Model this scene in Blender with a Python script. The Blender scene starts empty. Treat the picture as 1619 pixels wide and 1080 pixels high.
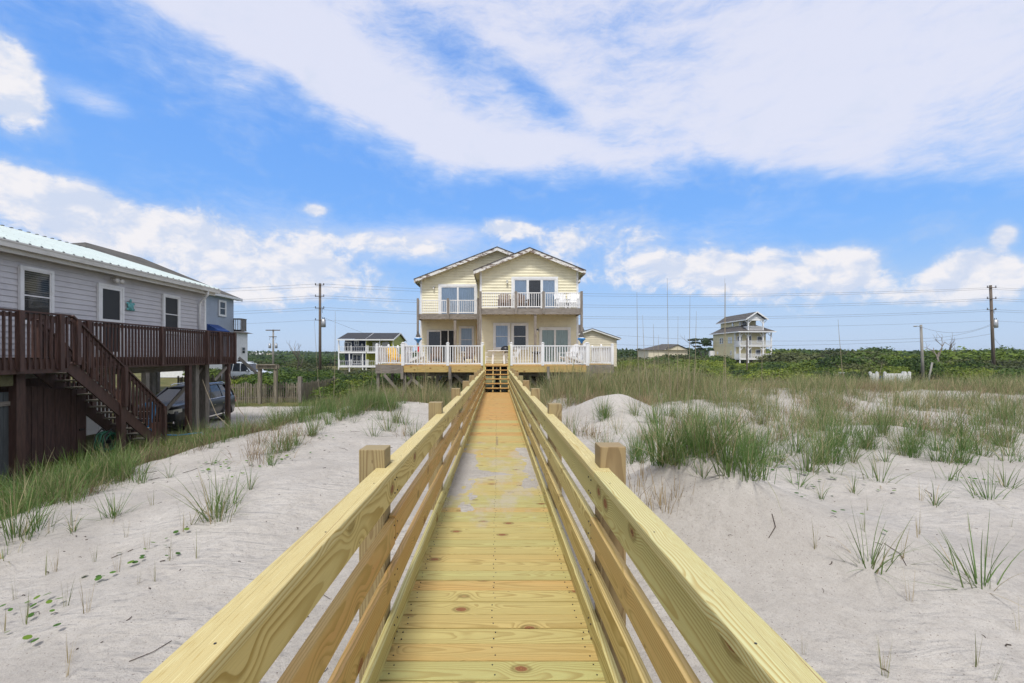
import bpy, bmesh, math, random
import numpy as np
from mathutils import Vector, Matrix, noise as mnoise
R = math.radians
random.seed(7); rng = np.random.default_rng(7)
scene = bpy.context.scene
COL = scene.collection
# ------------------------------------------------------------------ camera
F = 720.0; VX, VY = 786.0, 562.0          # focal length and level line, in pixels of the 1619 x 1080 photograph
def P(px, py, d): return Vector(((px-VX)/F*d, d, (VY-py)/F*d))
def X(px, d): return (px-VX)/F*d
def Z(py, d): return (VY-py)/F*d
cam = bpy.data.cameras.new('camera'); camo = bpy.data.objects.new('camera', cam); COL.objects.link(camo)
camo.location = (0, 0, 0); camo.rotation_euler = (R(90), 0, 0)
cam.sensor_width = 36; cam.lens = F/1619*36
cam.shift_x = (809.5-VX)/1619; cam.shift_y = (VY-540)/1619
cam.clip_start = 0.05; cam.clip_end = 6000
scene.camera = camo
scene.render.resolution_x = 1024; scene.render.resolution_y = 683
# ------------------------------------------------------------------ sun and sky
SUN = Vector((-0.14, -0.80, 1.30)).normalized()
sl = bpy.data.lights.new('sun', 'SUN'); sl.energy = 3.1; sl.angle = R(10); sl.color = (1.0, 0.96, 0.90)
so = bpy.data.objects.new('sun', sl); COL.objects.link(so); so.location = (0, 0, 60)
so.rotation_euler = SUN.to_track_quat('Z', 'Y').to_euler()
scene.view_settings.view_transform = 'Standard'; scene.view_settings.look = 'None'
scene.view_settings.exposure = 0.0; scene.view_settings.gamma = 1.0
world = bpy.data.worlds.new('World'); scene.world = world; world.use_nodes = True

class NT:
    """small helper to write node trees"""
    def __init__(s, tree):
        s.t = tree; s.n = tree.nodes; s.l = tree.links
    def new(s, typ, **kw):
        nd = s.n.new(typ)
        for k, v in kw.items(): setattr(nd, k, v)
        return nd
    def put(s, sock, val):
        if val is None: return
        if hasattr(val, 'is_output') or isinstance(val, bpy.types.NodeSocket): s.l.new(val, sock)
        else:
            if isinstance(val, (tuple, list)) and len(val) == 3 and sock.type == 'RGBA': val = (*val, 1)
            sock.default_value = val
    def math(s, op, a, b=None, c=None, clamp=False):
        nd = s.new('ShaderNodeMath', operation=op, use_clamp=clamp)
        s.put(nd.inputs[0], a); s.put(nd.inputs[1], b); s.put(nd.inputs[2], c)
        return nd.outputs[0]
    def vmath(s, op, a, b=None):
        nd = s.new('ShaderNodeVectorMath', operation=op); s.put(nd.inputs[0], a); s.put(nd.inputs[1], b)
        return nd.outputs['Value'] if op in ('LENGTH', 'DOT_PRODUCT', 'DISTANCE') else nd.outputs[0]
    def comb(s, x, y, z=0.0):
        nd = s.new('ShaderNodeCombineXYZ'); s.put(nd.inputs[0], x); s.put(nd.inputs[1], y); s.put(nd.inputs[2], z); return nd.outputs[0]
    def sep(s, v):
        nd = s.new('ShaderNodeSeparateXYZ'); s.put(nd.inputs[0], v); return nd.outputs
    def mapp(s, v, loc=(0,0,0), rot=(0,0,0), sc=(1,1,1), typ='POINT'):
        nd = s.new('ShaderNodeMapping', vector_type=typ); s.put(nd.inputs[0], v)
        nd.inputs['Location'].default_value = loc; nd.inputs['Rotation'].default_value = rot; nd.inputs['Scale'].default_value = sc
        return nd.outputs[0]
    def noise(s, v, scale, detail=3, rough=0.5, dist=0.0, color=False):
        nd = s.new('ShaderNodeTexNoise'); s.put(nd.inputs['Vector'], v)
        nd.inputs['Scale'].default_value = scale; nd.inputs['Detail'].default_value = detail
        nd.inputs['Roughness'].default_value = rough; nd.inputs['Distortion'].default_value = dist
        return nd.outputs['Color' if color else 'Fac']
    def vor(s, v, scale, feature='F1', rnd=1.0, out='Distance'):
        nd = s.new('ShaderNodeTexVoronoi', feature=feature); s.put(nd.inputs['Vector'], v)
        nd.inputs['Scale'].default_value = scale; nd.inputs['Randomness'].default_value = rnd
        return nd.outputs[out]
    def ss(s, v, a, b, lo=0.0, hi=1.0, smooth=True):
        nd = s.new('ShaderNodeMapRange', interpolation_type='SMOOTHSTEP' if smooth else 'LINEAR')
        s.put(nd.inputs[0], v); s.put(nd.inputs[1], a); s.put(nd.inputs[2], b); s.put(nd.inputs[3], lo); s.put(nd.inputs[4], hi)
        return nd.outputs[0]
    def mix(s, f, a, b, blend='MIX'):
        nd = s.new('ShaderNodeMix', data_type='RGBA', blend_type=blend)
        s.put(nd.inputs[0], f); s.put(nd.inputs[6], a); s.put(nd.inputs[7], b); return nd.outputs[2]
    def attr(s, name, out='Fac'):
        nd = s.new('ShaderNodeAttribute', attribute_name=name); return nd.outputs[out]
    def bump(s, h, strength=0.3, dist=0.01, n=None):
        nd = s.new('ShaderNodeBump'); nd.inputs['Strength'].default_value = strength; nd.inputs['Distance'].default_value = dist
        s.put(nd.inputs['Height'], h); s.put(nd.inputs['Normal'], n); return nd.outputs[0]

w = NT(world.node_tree)
bg = w.n['Background']
sky = w.new('ShaderNodeTexSky', sky_type='NISHITA', sun_disc=False)
sky.sun_elevation = math.asin(SUN.z); sky.sun_rotation = math.atan2(SUN.x, SUN.y)
sky.altitude = 0; sky.air_density = 1.0; sky.dust_density = 0.6; sky.ozone_density = 2.0
tc = w.new('ShaderNodeTexCoord'); dx, dy, dz_ = w.sep(tc.outputs['Generated'])
az = w.math('ARCTAN2', dx, dy); el = w.math('ARCSINE', dz_)
ae = w.comb(az, el, 0.0)
def AE(px, py): return math.atan((px-VX)/F), math.atan((VY-py)/math.hypot(F, px-VX))
def blob(px, py, rx, ry, rot=0.0, amp=1.0, edge=1.0):
    a, e = AE(px, py); a2, e2 = AE(px+rx, py); a3, e3 = AE(px, py-ry)
    v = w.mapp(ae, loc=(a, e, 0), rot=(0, 0, R(rot)), sc=(max(abs(a2-a), .004), max(abs(e3-e), .004), 1), typ='TEXTURE')
    return w.math('MULTIPLY', w.ss(w.vmath('LENGTH', v), edge, 0.0), amp)
def total(bl):
    o = bl[0]
    for b_ in bl[1:]: o = w.math('ADD', o, b_)
    return o
warp = w.noise(ae, 4.0, 4, .6, color=True)
aew = w.vmath('ADD', ae, w.vmath('MULTIPLY', w.vmath('SUBTRACT', warp, (.5, .5, .5)), (.13, .07, 0)))
nA = w.noise(w.mapp(aew, rot=(0, 0, R(14)), sc=(1.3, 3.2, 1)), 3.0, 9, .60)
nA2 = w.noise(w.mapp(aew, rot=(0, 0, R(22)), sc=(1.3, 4.2, 1)), 9.0, 9, .72)
# a high sheet of cirrus: on its own plane it ends along two edges
zc_ = w.math('MAXIMUM', dz_, .03); wx_, wy_, _w = w.sep(warp)
xp_ = w.math('ADD', w.math('DIVIDE', dx, zc_), w.math('MULTIPLY', w.math('SUBTRACT', wx_, .5), 1.1)); yp_ = w.math('ADD', w.math('DIVIDE', dy, zc_), w.math('MULTIPLY', w.math('SUBTRACT', wy_, .5), 1.1))
e1_ = w.math('SUBTRACT', 2.62, yp_)
e2_ = w.math('SUBTRACT', w.math('MULTIPLY', w.math('ADD', xp_, .59), .816), w.math('MULTIPLY', w.math('SUBTRACT', yp_, 2.27), .577))
sheet = w.math('MULTIPLY', w.ss(w.math('MINIMUM', e1_, e2_), -.30, .42), .98)
mA = total([sheet, blob(150, 160, 110, 40, -8, .75), blob(620, 385, 300, 60, -5, .8), blob(720, 365, 160, 30, 5, .5), blob(350, 300, 300, 60, 0, .2), blob(1000, 380, 500, 60, 0, .45),
            blob(330, 25, 420, 60, -14, .55), blob(560, 120, 420, 90, -24, .55), blob(830, 235, 220, 60, -5, .35), blob(1300, 130, 500, 160, 0, .35),
            blob(700, 70, 200, 75, -22, -.42), blob(850, 150, 130, 45, -35, -.55), blob(1010, 25, 260, 40, 0, -.25), blob(1330, 300, 90, 26, 0, -.35), blob(1180, 290, 200, 24, 0, -.3)])
dA = w.ss(w.math('ADD', mA, w.math('ADD', w.math('MULTIPLY', w.math('SUBTRACT', nA, .5), 1.3), w.math('MULTIPLY', w.math('SUBTRACT', nA2, .5), 1.0))), .02, 1.22)
# low banks of cumulus
nB = w.noise(w.mapp(aew, sc=(1, 1.5, 1)), 11.0, 9, .62)
nBs = w.noise(w.mapp(aew, loc=(-.012, .022, 0), sc=(1, 1.5, 1)), 11.0, 4, .55)
mB = total([blob(130, 345, 300, 95, 0, 1.08), blob(10, 130, 95, 130, 8, 1.4), blob(5, 285, 90, 60, 0, 1.1), blob(430, 405, 300, 80, -4, .95),
            blob(620, 385, 240, 36, -5, .75), blob(800, 362, 70, 28, 0, .95), blob(500, 332, 45, 18, 0, .9), blob(1010, 425, 380, 80, 0, .72),
            blob(1345, 415, 120, 60, 0, 1.1), blob(1550, 425, 150, 75, 0, 1.1), blob(1590, 368, 45, 36, 0, 1.05), blob(1170, 430, 260, 60, 0, .85),
            blob(900, 375, 220, 50, 0, .65), blob(350, 460, 480, 70, 0, .75), blob(1350, 470, 600, 70, 0, .72), blob(-300, 380, 300, 120, 0, .9), blob(2200, 400, 500, 120, 0, .9)])
sB = w.math('ADD', mB, w.math('MULTIPLY', w.math('SUBTRACT', nB, .5), 1.9))
dB = w.ss(sB, .44, .86)
veil = w.math('MULTIPLY', w.math('MAXIMUM', w.ss(sB, .0, .85), w.ss(dz_, .20, .02)), .55)
shade = w.ss(w.math('SUBTRACT', nB, nBs), -.12, .12)
rmp = w.new('ShaderNodeValToRGB'); e = rmp.color_ramp.elements
for i, (p_, c_) in enumerate(((0.0, (.44, .64, .93)), (.10, (.34, .58, .97)), (.24, (.215, .50, 1.07)), (.40, (.18, .45, 1.06)), (.62, (.11, .33, .93)), (1.0, (.07, .21, .68)))):
    k = e[i] if i < 2 else e.new(p_); k.position = p_; k.color = (*c_, 1)
w.put(rmp.inputs[0], w.ss(dz_, 0.0, 1.0, smooth=False))
base = w.mix(.82, sky.outputs[0], w.mix(1.0, rmp.outputs[0], (6.67, 6.67, 6.67), 'MULTIPLY'))
# bright overcast added overhead and behind, out of view, to whiten ambient light
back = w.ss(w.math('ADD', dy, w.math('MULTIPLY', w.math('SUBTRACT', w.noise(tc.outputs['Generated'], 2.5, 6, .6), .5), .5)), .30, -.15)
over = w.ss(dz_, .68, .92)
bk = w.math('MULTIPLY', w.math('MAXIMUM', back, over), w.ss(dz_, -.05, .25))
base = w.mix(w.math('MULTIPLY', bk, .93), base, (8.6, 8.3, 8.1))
s1 = w.mix(w.math('MULTIPLY', dA, .90), base, w.mix(w.ss(dA, .3, 1.0), (4.0, 4.9, 6.6), (5.55, 5.65, 6.45)))
cB = w.mix(shade, (4.5, 5.0, 6.1), (6.4, 6.25, 6.4))
s2 = w.mix(veil, s1, (3.9, 4.65, 5.95))
s2 = w.mix(w.math('MULTIPLY', dB, w.ss(dz_, .0, .12, .30, .95)), s2, cB)
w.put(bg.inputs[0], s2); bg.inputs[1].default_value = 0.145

# ------------------------------------------------------------------ materials
MATS = {}
def mat(name):
    m = bpy.data.materials.new(name); m.use_nodes = True; MATS[name] = m
    t = NT(m.node_tree); b = t.n['Principled BSDF']; return m, t, b
def simple(name, col, rough=.6, var=.12, scale=6.0, metal=0.0, spec=.5, bump=0.0, bscale=40.0, dirt=None, dirtamt=.3, stretch=(1,1,1)):
    m, t, b = mat(name); g = t.new('ShaderNodeTexCoord').outputs['Object']
    g2 = t.mapp(g, sc=stretch)
    n = t.noise(g2, scale, 5, .6)
    c = t.mix(t.ss(n, .3, .7), tuple(x*(1-var) for x in col), tuple(min(1, x*(1+var)) for x in col))
    if dirt:
        d = t.ss(t.noise(g2, scale*1.7, 6, .7), .5, .68); c = t.mix(t.math('MULTIPLY', d, dirtamt), c, dirt)
    t.put(b.inputs['Base Color'], c); b.inputs['Roughness'].default_value = rough; b.inputs['Metallic'].default_value = metal
    b.inputs['Specular IOR Level'].default_value = spec
    if bump: t.put(b.inputs['Normal'], t.bump(t.noise(g2, bscale, 4, .6), bump, .01))
    return m
def wood_mat(name, pale, dark, warm, knots=1.0, rough=.62, weather=0.0, ring=95.0, contrast=.75, kscale=4.3, kth=1.0):
    """solid wood: growth rings cut by the board, knots, per-board tint (attributes wc and tone)"""
    m, t, b = mat(name)
    wc = t.attr('wc', 'Vector'); tone = t.attr('tone')
    low = t.noise(t.mapp(wc, sc=(3.2, 3.2, .75)), 1.0, 4, .5, color=True)
    lowv = t.vmath('MULTIPLY', t.vmath('SUBTRACT', low, (.5, .5, .5)), (.060, .060, 0))
    # knots: cells stretched through the thickness of the board
    kv = t.mapp(wc, sc=(1, .25, .62))
    kd = t.math('DIVIDE', t.vor(kv, kscale), kth)
    kwob = t.math('ADD', kd, t.math('MULTIPLY', t.noise(wc, 40, 2), .03))
    knot = t.math('MULTIPLY', t.ss(kwob, .120, .085), knots)
    bend = t.math('MULTIPLY', t.ss(kd, .34, .05), .026*knots)
    p = t.vmath('ADD', wc, lowv); x, y, z = t.sep(p)
    rad = t.math('SQRT', t.math('ADD', t.math('MULTIPLY', x, x), t.math('MULTIPLY', y, y)))
    rad = t.math('ADD', rad, bend)
    ph = t.math('FRACT', t.math('MULTIPLY', rad, ring))
    late = t.math('MULTIPLY', t.ss(ph, .35, .86), t.ss(ph, 1.0, .93))
    fine = t.noise(t.mapp(wc, sc=(420, 420, 9)), 1.0, 2, .6)
    var = t.noise(t.mapp(wc, sc=(9, 9, 1.4)), 1.0, 3, .55)
    pc = t.mix(t.ss(tone, .10, 1.0), pale, warm); pc = t.mix(t.ss(tone, .16, .0, 0, .75), pc, (pale[0]*.84, pale[1]*.99, pale[2]*1.02))
    pc = t.mix(t.math('MULTIPLY', t.ss(var, .35, .7), .45), pc, tuple(c*.80 for c in pale))
    rc = t.mix(t.math('MULTIPLY', late, t.ss(var, .2, .8, contrast, contrast*.55)), pc, dark)
    rc = t.mix(t.math('MULTIPLY', t.ss(fine, .42, .75), .16), rc, tuple(c*.62 for c in dark))
    kc = t.mix(t.ss(t.math('FRACT', t.math('MULTIPLY', kd, 70)), .3, .9), (.30, .13, .05), (.12, .05, .025))
    rc = t.mix(knot, rc, kc)
    ring_k = t.math('MULTIPLY', t.ss(kwob, .18, .13), t.ss(kwob, .10, .12))
    rc = t.mix(t.math('MULTIPLY', ring_k, .6*knots), rc, tuple(c*.55 for c in dark))
    if weather:
        wn = t.ss(t.noise(t.mapp(wc, sc=(30, 30, 3)), 1.0, 5, .7), .3, .7)
        rc = t.mix(weather, rc, t.mix(wn, (.115, .10, .088), (.30, .28, .26)))
    if name == 'decking_pine':
        ob = t.new('ShaderNodeTexCoord').outputs['Object']; ox, oy, oz = t.sep(ob)
        dn = t.math('ADD', t.noise(t.mapp(ob, sc=(1.6, .8, 1)), 2.0, 7, .68), t.math('MULTIPLY', t.noise(ob, 60, 3, .7), .25))
        band_ = t.math('MULTIPLY', t.ss(oy, 3.2, 5.0), t.ss(oy, 10.0, 6.8))
        rc = t.mix(t.math('MULTIPLY', t.ss(t.math('ADD', dn, t.math('MULTIPLY', band_, .30)), .84, 1.06), .62), rc, (.44, .40, .35))
    # small chips, nail heads and stains
    ch = t.ss(t.vor(t.mapp(wc, sc=(1, 1, .35)), 14), .07, .035)
    rc = t.mix(t.math('MULTIPLY', ch, .55), rc, (.10, .055, .03))
    t.put(b.inputs['Base Color'], rc); b.inputs['Roughness'].default_value = rough; b.inputs['Specular IOR Level'].default_value = .3
    h = t.math('ADD', t.math('MULTIPLY', late, .6), t.math('ADD', t.math('MULTIPLY', fine, .5), t.math('MULTIPLY', knot, -1.0)))
    t.put(b.inputs['Normal'], t.bump(h, .28, .0016))
    return m
PINE = wood_mat('treated_pine', (.61, .525, .225), (.34, .235, .06), (.53, .285, .10), kth=1.3, kscale=4.8, contrast=.9)
PINE_C = wood_mat('treated_pine_cap', (.62, .54, .27), (.38, .26, .07), (.62, .42, .17), ring=110, contrast=1.0, kscale=4.6, kth=1.35)
PINE_P = wood_mat('treated_pine_post', (.34, .275, .14), (.17, .11, .05), (.34, .24, .12), knots=.6, ring=80)  # browner weathered posts; the darker tone also paints in their shaded fronts
DECKW = wood_mat('decking_pine', (.51, .435, .17), (.28, .19, .055), (.56, .30, .10), ring=115, contrast=.68, kscale=4.8, kth=1.15)
GREYW = wood_mat('weathered_grey_wood', (.30, .26, .21), (.13, .11, .09), (.26, .21, .15), knots=.5, weather=.72)
BROWNW = simple('dark_brown_stained_wood', (.072, .036, .028), .6, .25, 3.0, bump=.15, stretch=(6, 6, 1), dirt=(.10, .065, .05), dirtamt=.3)
BROWNW2 = simple('dark_brown_board_fence', (.060, .030, .024), .75, .35, 2.5, bump=.2, stretch=(8, 8, 1), dirt=(.075, .05, .04), dirtamt=.4)
WHITE = simple('white_vinyl', (.78, .79, .80), .38, .04, 2.0)
WTRIM = simple('white_trim_paint', (.74, .75, .75), .5, .06, 3.0, dirt=(.5, .48, .42), dirtamt=.3)
YSIDE = simple('pale_yellow_siding', (.78, .73, .53), .55, .05, 1.4, dirt=(.58, .52, .36), dirtamt=.4)
NEWPLY = simple('bare_new_board', (.60, .40, .18), .7, .2, 5, stretch=(6, 6, .6))
GSIDE = simple('grey_vinyl_siding', (.53, .525, .54), .5, .05, 1.4, dirt=(.36, .35, .38), dirtamt=.25)
BSIDE = simple('blue_grey_siding', (.33, .38, .45), .55, .05, 1.5)
CSIDE = simple('cream_siding', (.66, .60, .46), .6, .05, 1.5)
CSIDE2 = simple('buttery_yellow_siding', (.70, .62, .37), .6, .05, 1.5)
NAVY = simple('navy_siding', (.018, .035, .09), .55, .1, 1.5)
LIME = simple('lime_green_siding', (.32, .34, .03), .55, .1, 1.5)
SHING = simple('grey_asphalt_shingle', (.075, .068, .062), .9, .35, 2.2, bump=.4, bscale=25)
SHDARK = simple('charcoal_asphalt_shingle', (.03, .03, .034), .85, .3, 2.2, bump=.3)
SHOLD = simple('old_mottled_shingle', (.072, .066, .056), .9, .35, 1.1, bump=.3, dirt=(.12, .11, .07), dirtamt=.6)
BLACK = simple('black_plastic', (.012, .012, .013), .5, .1)
RUBBER = simple('tyre_rubber', (.02, .02, .021), .8, .1)
DKMETAL = simple('dark_metal', (.05, .05, .055), .4, .1, metal=.7)
CHROME = simple('chrome', (.7, .7, .72), .15, .03, metal=1.0)
GALV = simple('galvanised_grey', (.38, .40, .42), .45, .1, metal=.6)
GUTTER = simple('off_white_gutter', (.60, .585, .54), .4, .08, 2, dirt=(.30, .28, .22), dirtamt=.35, stretch=(1, .3, 1))
PEEL, t, b = mat('peeling_fascia_paint')
g = t.new('ShaderNodeTexCoord').outputs['Object']; n = t.noise(t.mapp(g, sc=(1.1, 1, 4)), 2.2, 7, .7)
c = t.mix(t.ss(n, .50, .55), (.70, .69, .66), (.16, .11, .085)); t.put(b.inputs['Base Color'], c); b.inputs['Roughness'].default_value = .7
t.put(b.inputs['Normal'], t.bump(n, .3, .01))
MROOF, t, b = mat('white_ribbed_metal_roof')
g = t.new('ShaderNodeTexCoord').outputs['Object']; n = t.noise(g, 1.2, 5, .6)
c = t.mix(n, (.52, .60, .59), (.68, .74, .73)); c = t.mix(t.math('MULTIPLY', t.ss(t.noise(t.mapp(g, sc=(.5, 3, .5)), 4, 5, .7), .55, .7), .35), c, (.45, .46, .43))
t.put(b.inputs['Base Color'], c); b.inputs['Roughness'].default_value = .42
POLEW = simple('utility_pole_wood', (.11, .085, .065), .85, .3, 2, stretch=(5, 5, .4), dirt=(.2, .18, .15), dirtamt=.4)
POLEG = simple('silvered_pole_wood', (.24, .23, .21), .85, .25, 2, stretch=(5, 5, .4))
DEADW = simple('bleached_dead_wood', (.19, .16, .13), .85, .3, 3)
PICK = simple('weathered_picket_wood', (.20, .175, .13), .85, .35, 3, stretch=(4, 4, .5), dirt=(.28, .27, .24), dirtamt=.5)
WIREM = simple('cable_sheath', (.15, .16, .18), .6, .05)
AQUA = simple('blue_glazed_panel', (.02, .20, .50), .3, .25, 9)
BLUEP = simple('bright_blue_plastic', (.02, .22, .48), .35, .1)
BLUEAW = simple('royal_blue_canvas', (.012, .05, .20), .8, .15)
REDP = simple('red_cloth', (.50, .02, .025), .7, .1)
YELP = simple('yellow_plastic', (.75, .46, .04), .4, .1)
GREENH = simple('green_garden_hose', (.01, .10, .055), .4, .2)
TEAL = simple('verdigris_glass', (.10, .34, .34), .35, .35, 12)
PLAST_W = simple('white_resin', (.74, .75, .76), .4, .04)
BROWNCH = simple('brown_slatted_wood', (.12, .07, .045), .6, .2)
CURT = simple('pale_blue_curtain', (.42, .52, .68), .9, .12, 3, stretch=(14, 1, .5))
CURTG = simple('grey_green_drape', (.42, .50, .47), .9, .1, 3, stretch=(14, 1, .5))
DARKIN = simple('dark_room', (.022, .026, .032), .9, .2)
BLINDM = simple('slatted_blind', (.16, .17, .18), .8, .1)
CARP, t, b = mat('black_car_paint'); b.inputs['Base Color'].default_value = (.022, .023, .024, 1); b.inputs['Roughness'].default_value = .38
b.inputs['Coat Weight'].default_value = .35; b.inputs['Coat Roughness'].default_value = .04
CARB = simple('steel_blue_car_paint', (.10, .15, .24), .25, .05, spec=.7)
CARW = simple('white_car_paint', (.6, .65, .70), .25, .05)
GLASSD, t, b = mat('tinted_glass'); b.inputs['Base Color'].default_value = (.012, .015, .018, 1); b.inputs['Roughness'].default_value = .04; b.inputs['Specular IOR Level'].default_value = .8
GLASS, t, b = mat('window_glass'); out = t.n['Material Output']
tr = t.new('ShaderNodeBsdfTransparent'); tr.inputs[0].default_value = (.80, .86, .88, 1); gl = t.new('ShaderNodeBsdfGlossy'); gl.inputs['Roughness'].default_value = .03
fr = t.new('ShaderNodeFresnel'); fr.inputs[0].default_value = 1.5; mx = t.new('ShaderNodeMixShader')
t.l.new(t.math('ADD', t.math('MULTIPLY', fr.outputs[0], .55), .05), mx.inputs[0]); t.l.new(tr.outputs[0], mx.inputs[1]); t.l.new(gl.outputs[0], mx.inputs[2]); t.l.new(mx.outputs[0], out.inputs[0])
LAMPG = simple('frosted_lamp_glass', (.7, .68, .60), .3, .05)

# foliage
def leaf_mat(name, c0, c1, c2, rough=.55, trans=.25):
    m, t, b = mat(name); v = t.attr('shade'); oi = t.new('ShaderNodeObjectInfo').outputs['Random']
    rmp = t.new('ShaderNodeValToRGB'); e = rmp.color_ramp.elements
    e[0].position = 0; e[0].color = (*c0, 1); e[1].position = 1; e[1].color = (*c2, 1); k = e.new(.5); k.color = (*c1, 1)
    t.put(rmp.inputs[0], t.math('ADD', v, t.math('MULTIPLY', t.math('SUBTRACT', oi, .5), .5), clamp=True))
    t.put(b.inputs['Base Color'], rmp.outputs[0]); b.inputs['Roughness'].default_value = rough; b.inputs['Specular IOR Level'].default_value = .3
    tl = t.new('ShaderNodeBsdfTranslucent'); t.put(tl.inputs[0], rmp.outputs[0]); mx = t.new('ShaderNodeMixShader'); mx.inputs[0].default_value = trans
    t.l.new(b.outputs[0], mx.inputs[1]); t.l.new(tl.outputs[0], mx.inputs[2]); t.l.new(mx.outputs[0], t.n['Material Output'].inputs[0])
    return m
LEAF_A = leaf_mat('evergreen_leaf', (.018, .040, .006), (.055, .105, .012), (.14, .20, .025))
LEAF_B = leaf_mat('yellow_green_leaf', (.05, .085, .008), (.12, .17, .014), (.22, .27, .028))
LEAF_C = leaf_mat('dusky_olive_leaf', (.022, .032, .010), (.060, .078, .022), (.13, .145, .045))
GRASSM = leaf_mat('dune_grass_blade', (.42, .34, .20), (.14, .20, .065), (.085, .175, .035), trans=.3)
DRYM = leaf_mat('dry_straw', (.16, .11, .07), (.34, .26, .15), (.45, .36, .21), trans=.2)
CREEP = leaf_mat('round_creeper_leaf', (.04, .10, .012), (.07, .17, .02), (.14, .22, .02), trans=.2)
STALKM = leaf_mat('bleached_stalk', (.30, .25, .17), (.34, .29, .20), (.42, .36, .25))

# ground: sand, thin turf and soil, mixed by where each lies
GROUND, t, b = mat('sand_and_turf')
g = t.new('ShaderNodeTexCoord').outputs['Object']; sandm = t.attr('sand')
n1 = t.noise(g, .9, 5, .6); n2 = t.noise(g, 9, 5, .65); n3 = t.noise(g, 160, 3, .7)
sc = t.mix(t.ss(n1, .3, .7), (.42, .395, .362), (.525, .50, .463))
sc = t.mix(t.math('MULTIPLY', t.ss(n2, .35, .7), .35), sc, (.35, .325, .295))
sc = t.mix(t.math('MULTIPLY', t.ss(n3, .50, .68), .55), sc, (.22, .19, .165))
n4 = t.noise(g, 38, 4, .7); sc = t.mix(t.math('MULTIPLY', t.ss(n4, .5, .72), .40), sc, (.27, .24, .215))
speck = t.ss(t.vor(g, 26), .15, .07); sc = t.mix(t.math('MULTIPLY', speck, .75), sc, (.13, .10, .085))
gc = t.mix(t.ss(t.noise(g, .35, 6, .65), .35, .65), (.085, .095, .030), (.19, .165, .075))
gc = t.mix(t.math('MULTIPLY', t.ss(n2, .4, .7), .4), gc, (.055, .06, .022))
mk = t.ss(t.math('ADD', sandm, t.math('MULTIPLY', t.math('SUBTRACT', t.noise(g, 1.6, 6, .7), .5), .7)), .38, .62)
t.put(b.inputs['Base Color'], t.mix(mk, gc, sc)); b.inputs['Roughness'].default_value = .95; b.inputs['Specular IOR Level'].default_value = .1
hh = t.math('ADD', t.math('MULTIPLY', t.noise(g, 3.0, 5, .6), 1.0), t.math('ADD', t.math('MULTIPLY', n2, .45), t.math('MULTIPLY', n3, .16)))
rip = t.noise(t.mapp(g, rot=(0, 0, R(25)), sc=(1.2, 5, 1)), 2.2, 3, .5, .8)
dimp = t.ss(t.vor(t.vmath('ADD', g, t.vmath('MULTIPLY', t.noise(g, 6, 2, color=True), (.06, .06, .06))), 7.0), .0, .45)
hh = t.math('ADD', hh, t.math('ADD', t.math('MULTIPLY', rip, t.ss(n1, .45, .65, .1, 1.1)), t.math('MULTIPLY', dimp, .22)))
t.put(b.inputs['Normal'], t.bump(hh, .85, .06))
SANDP = GROUND

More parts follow.
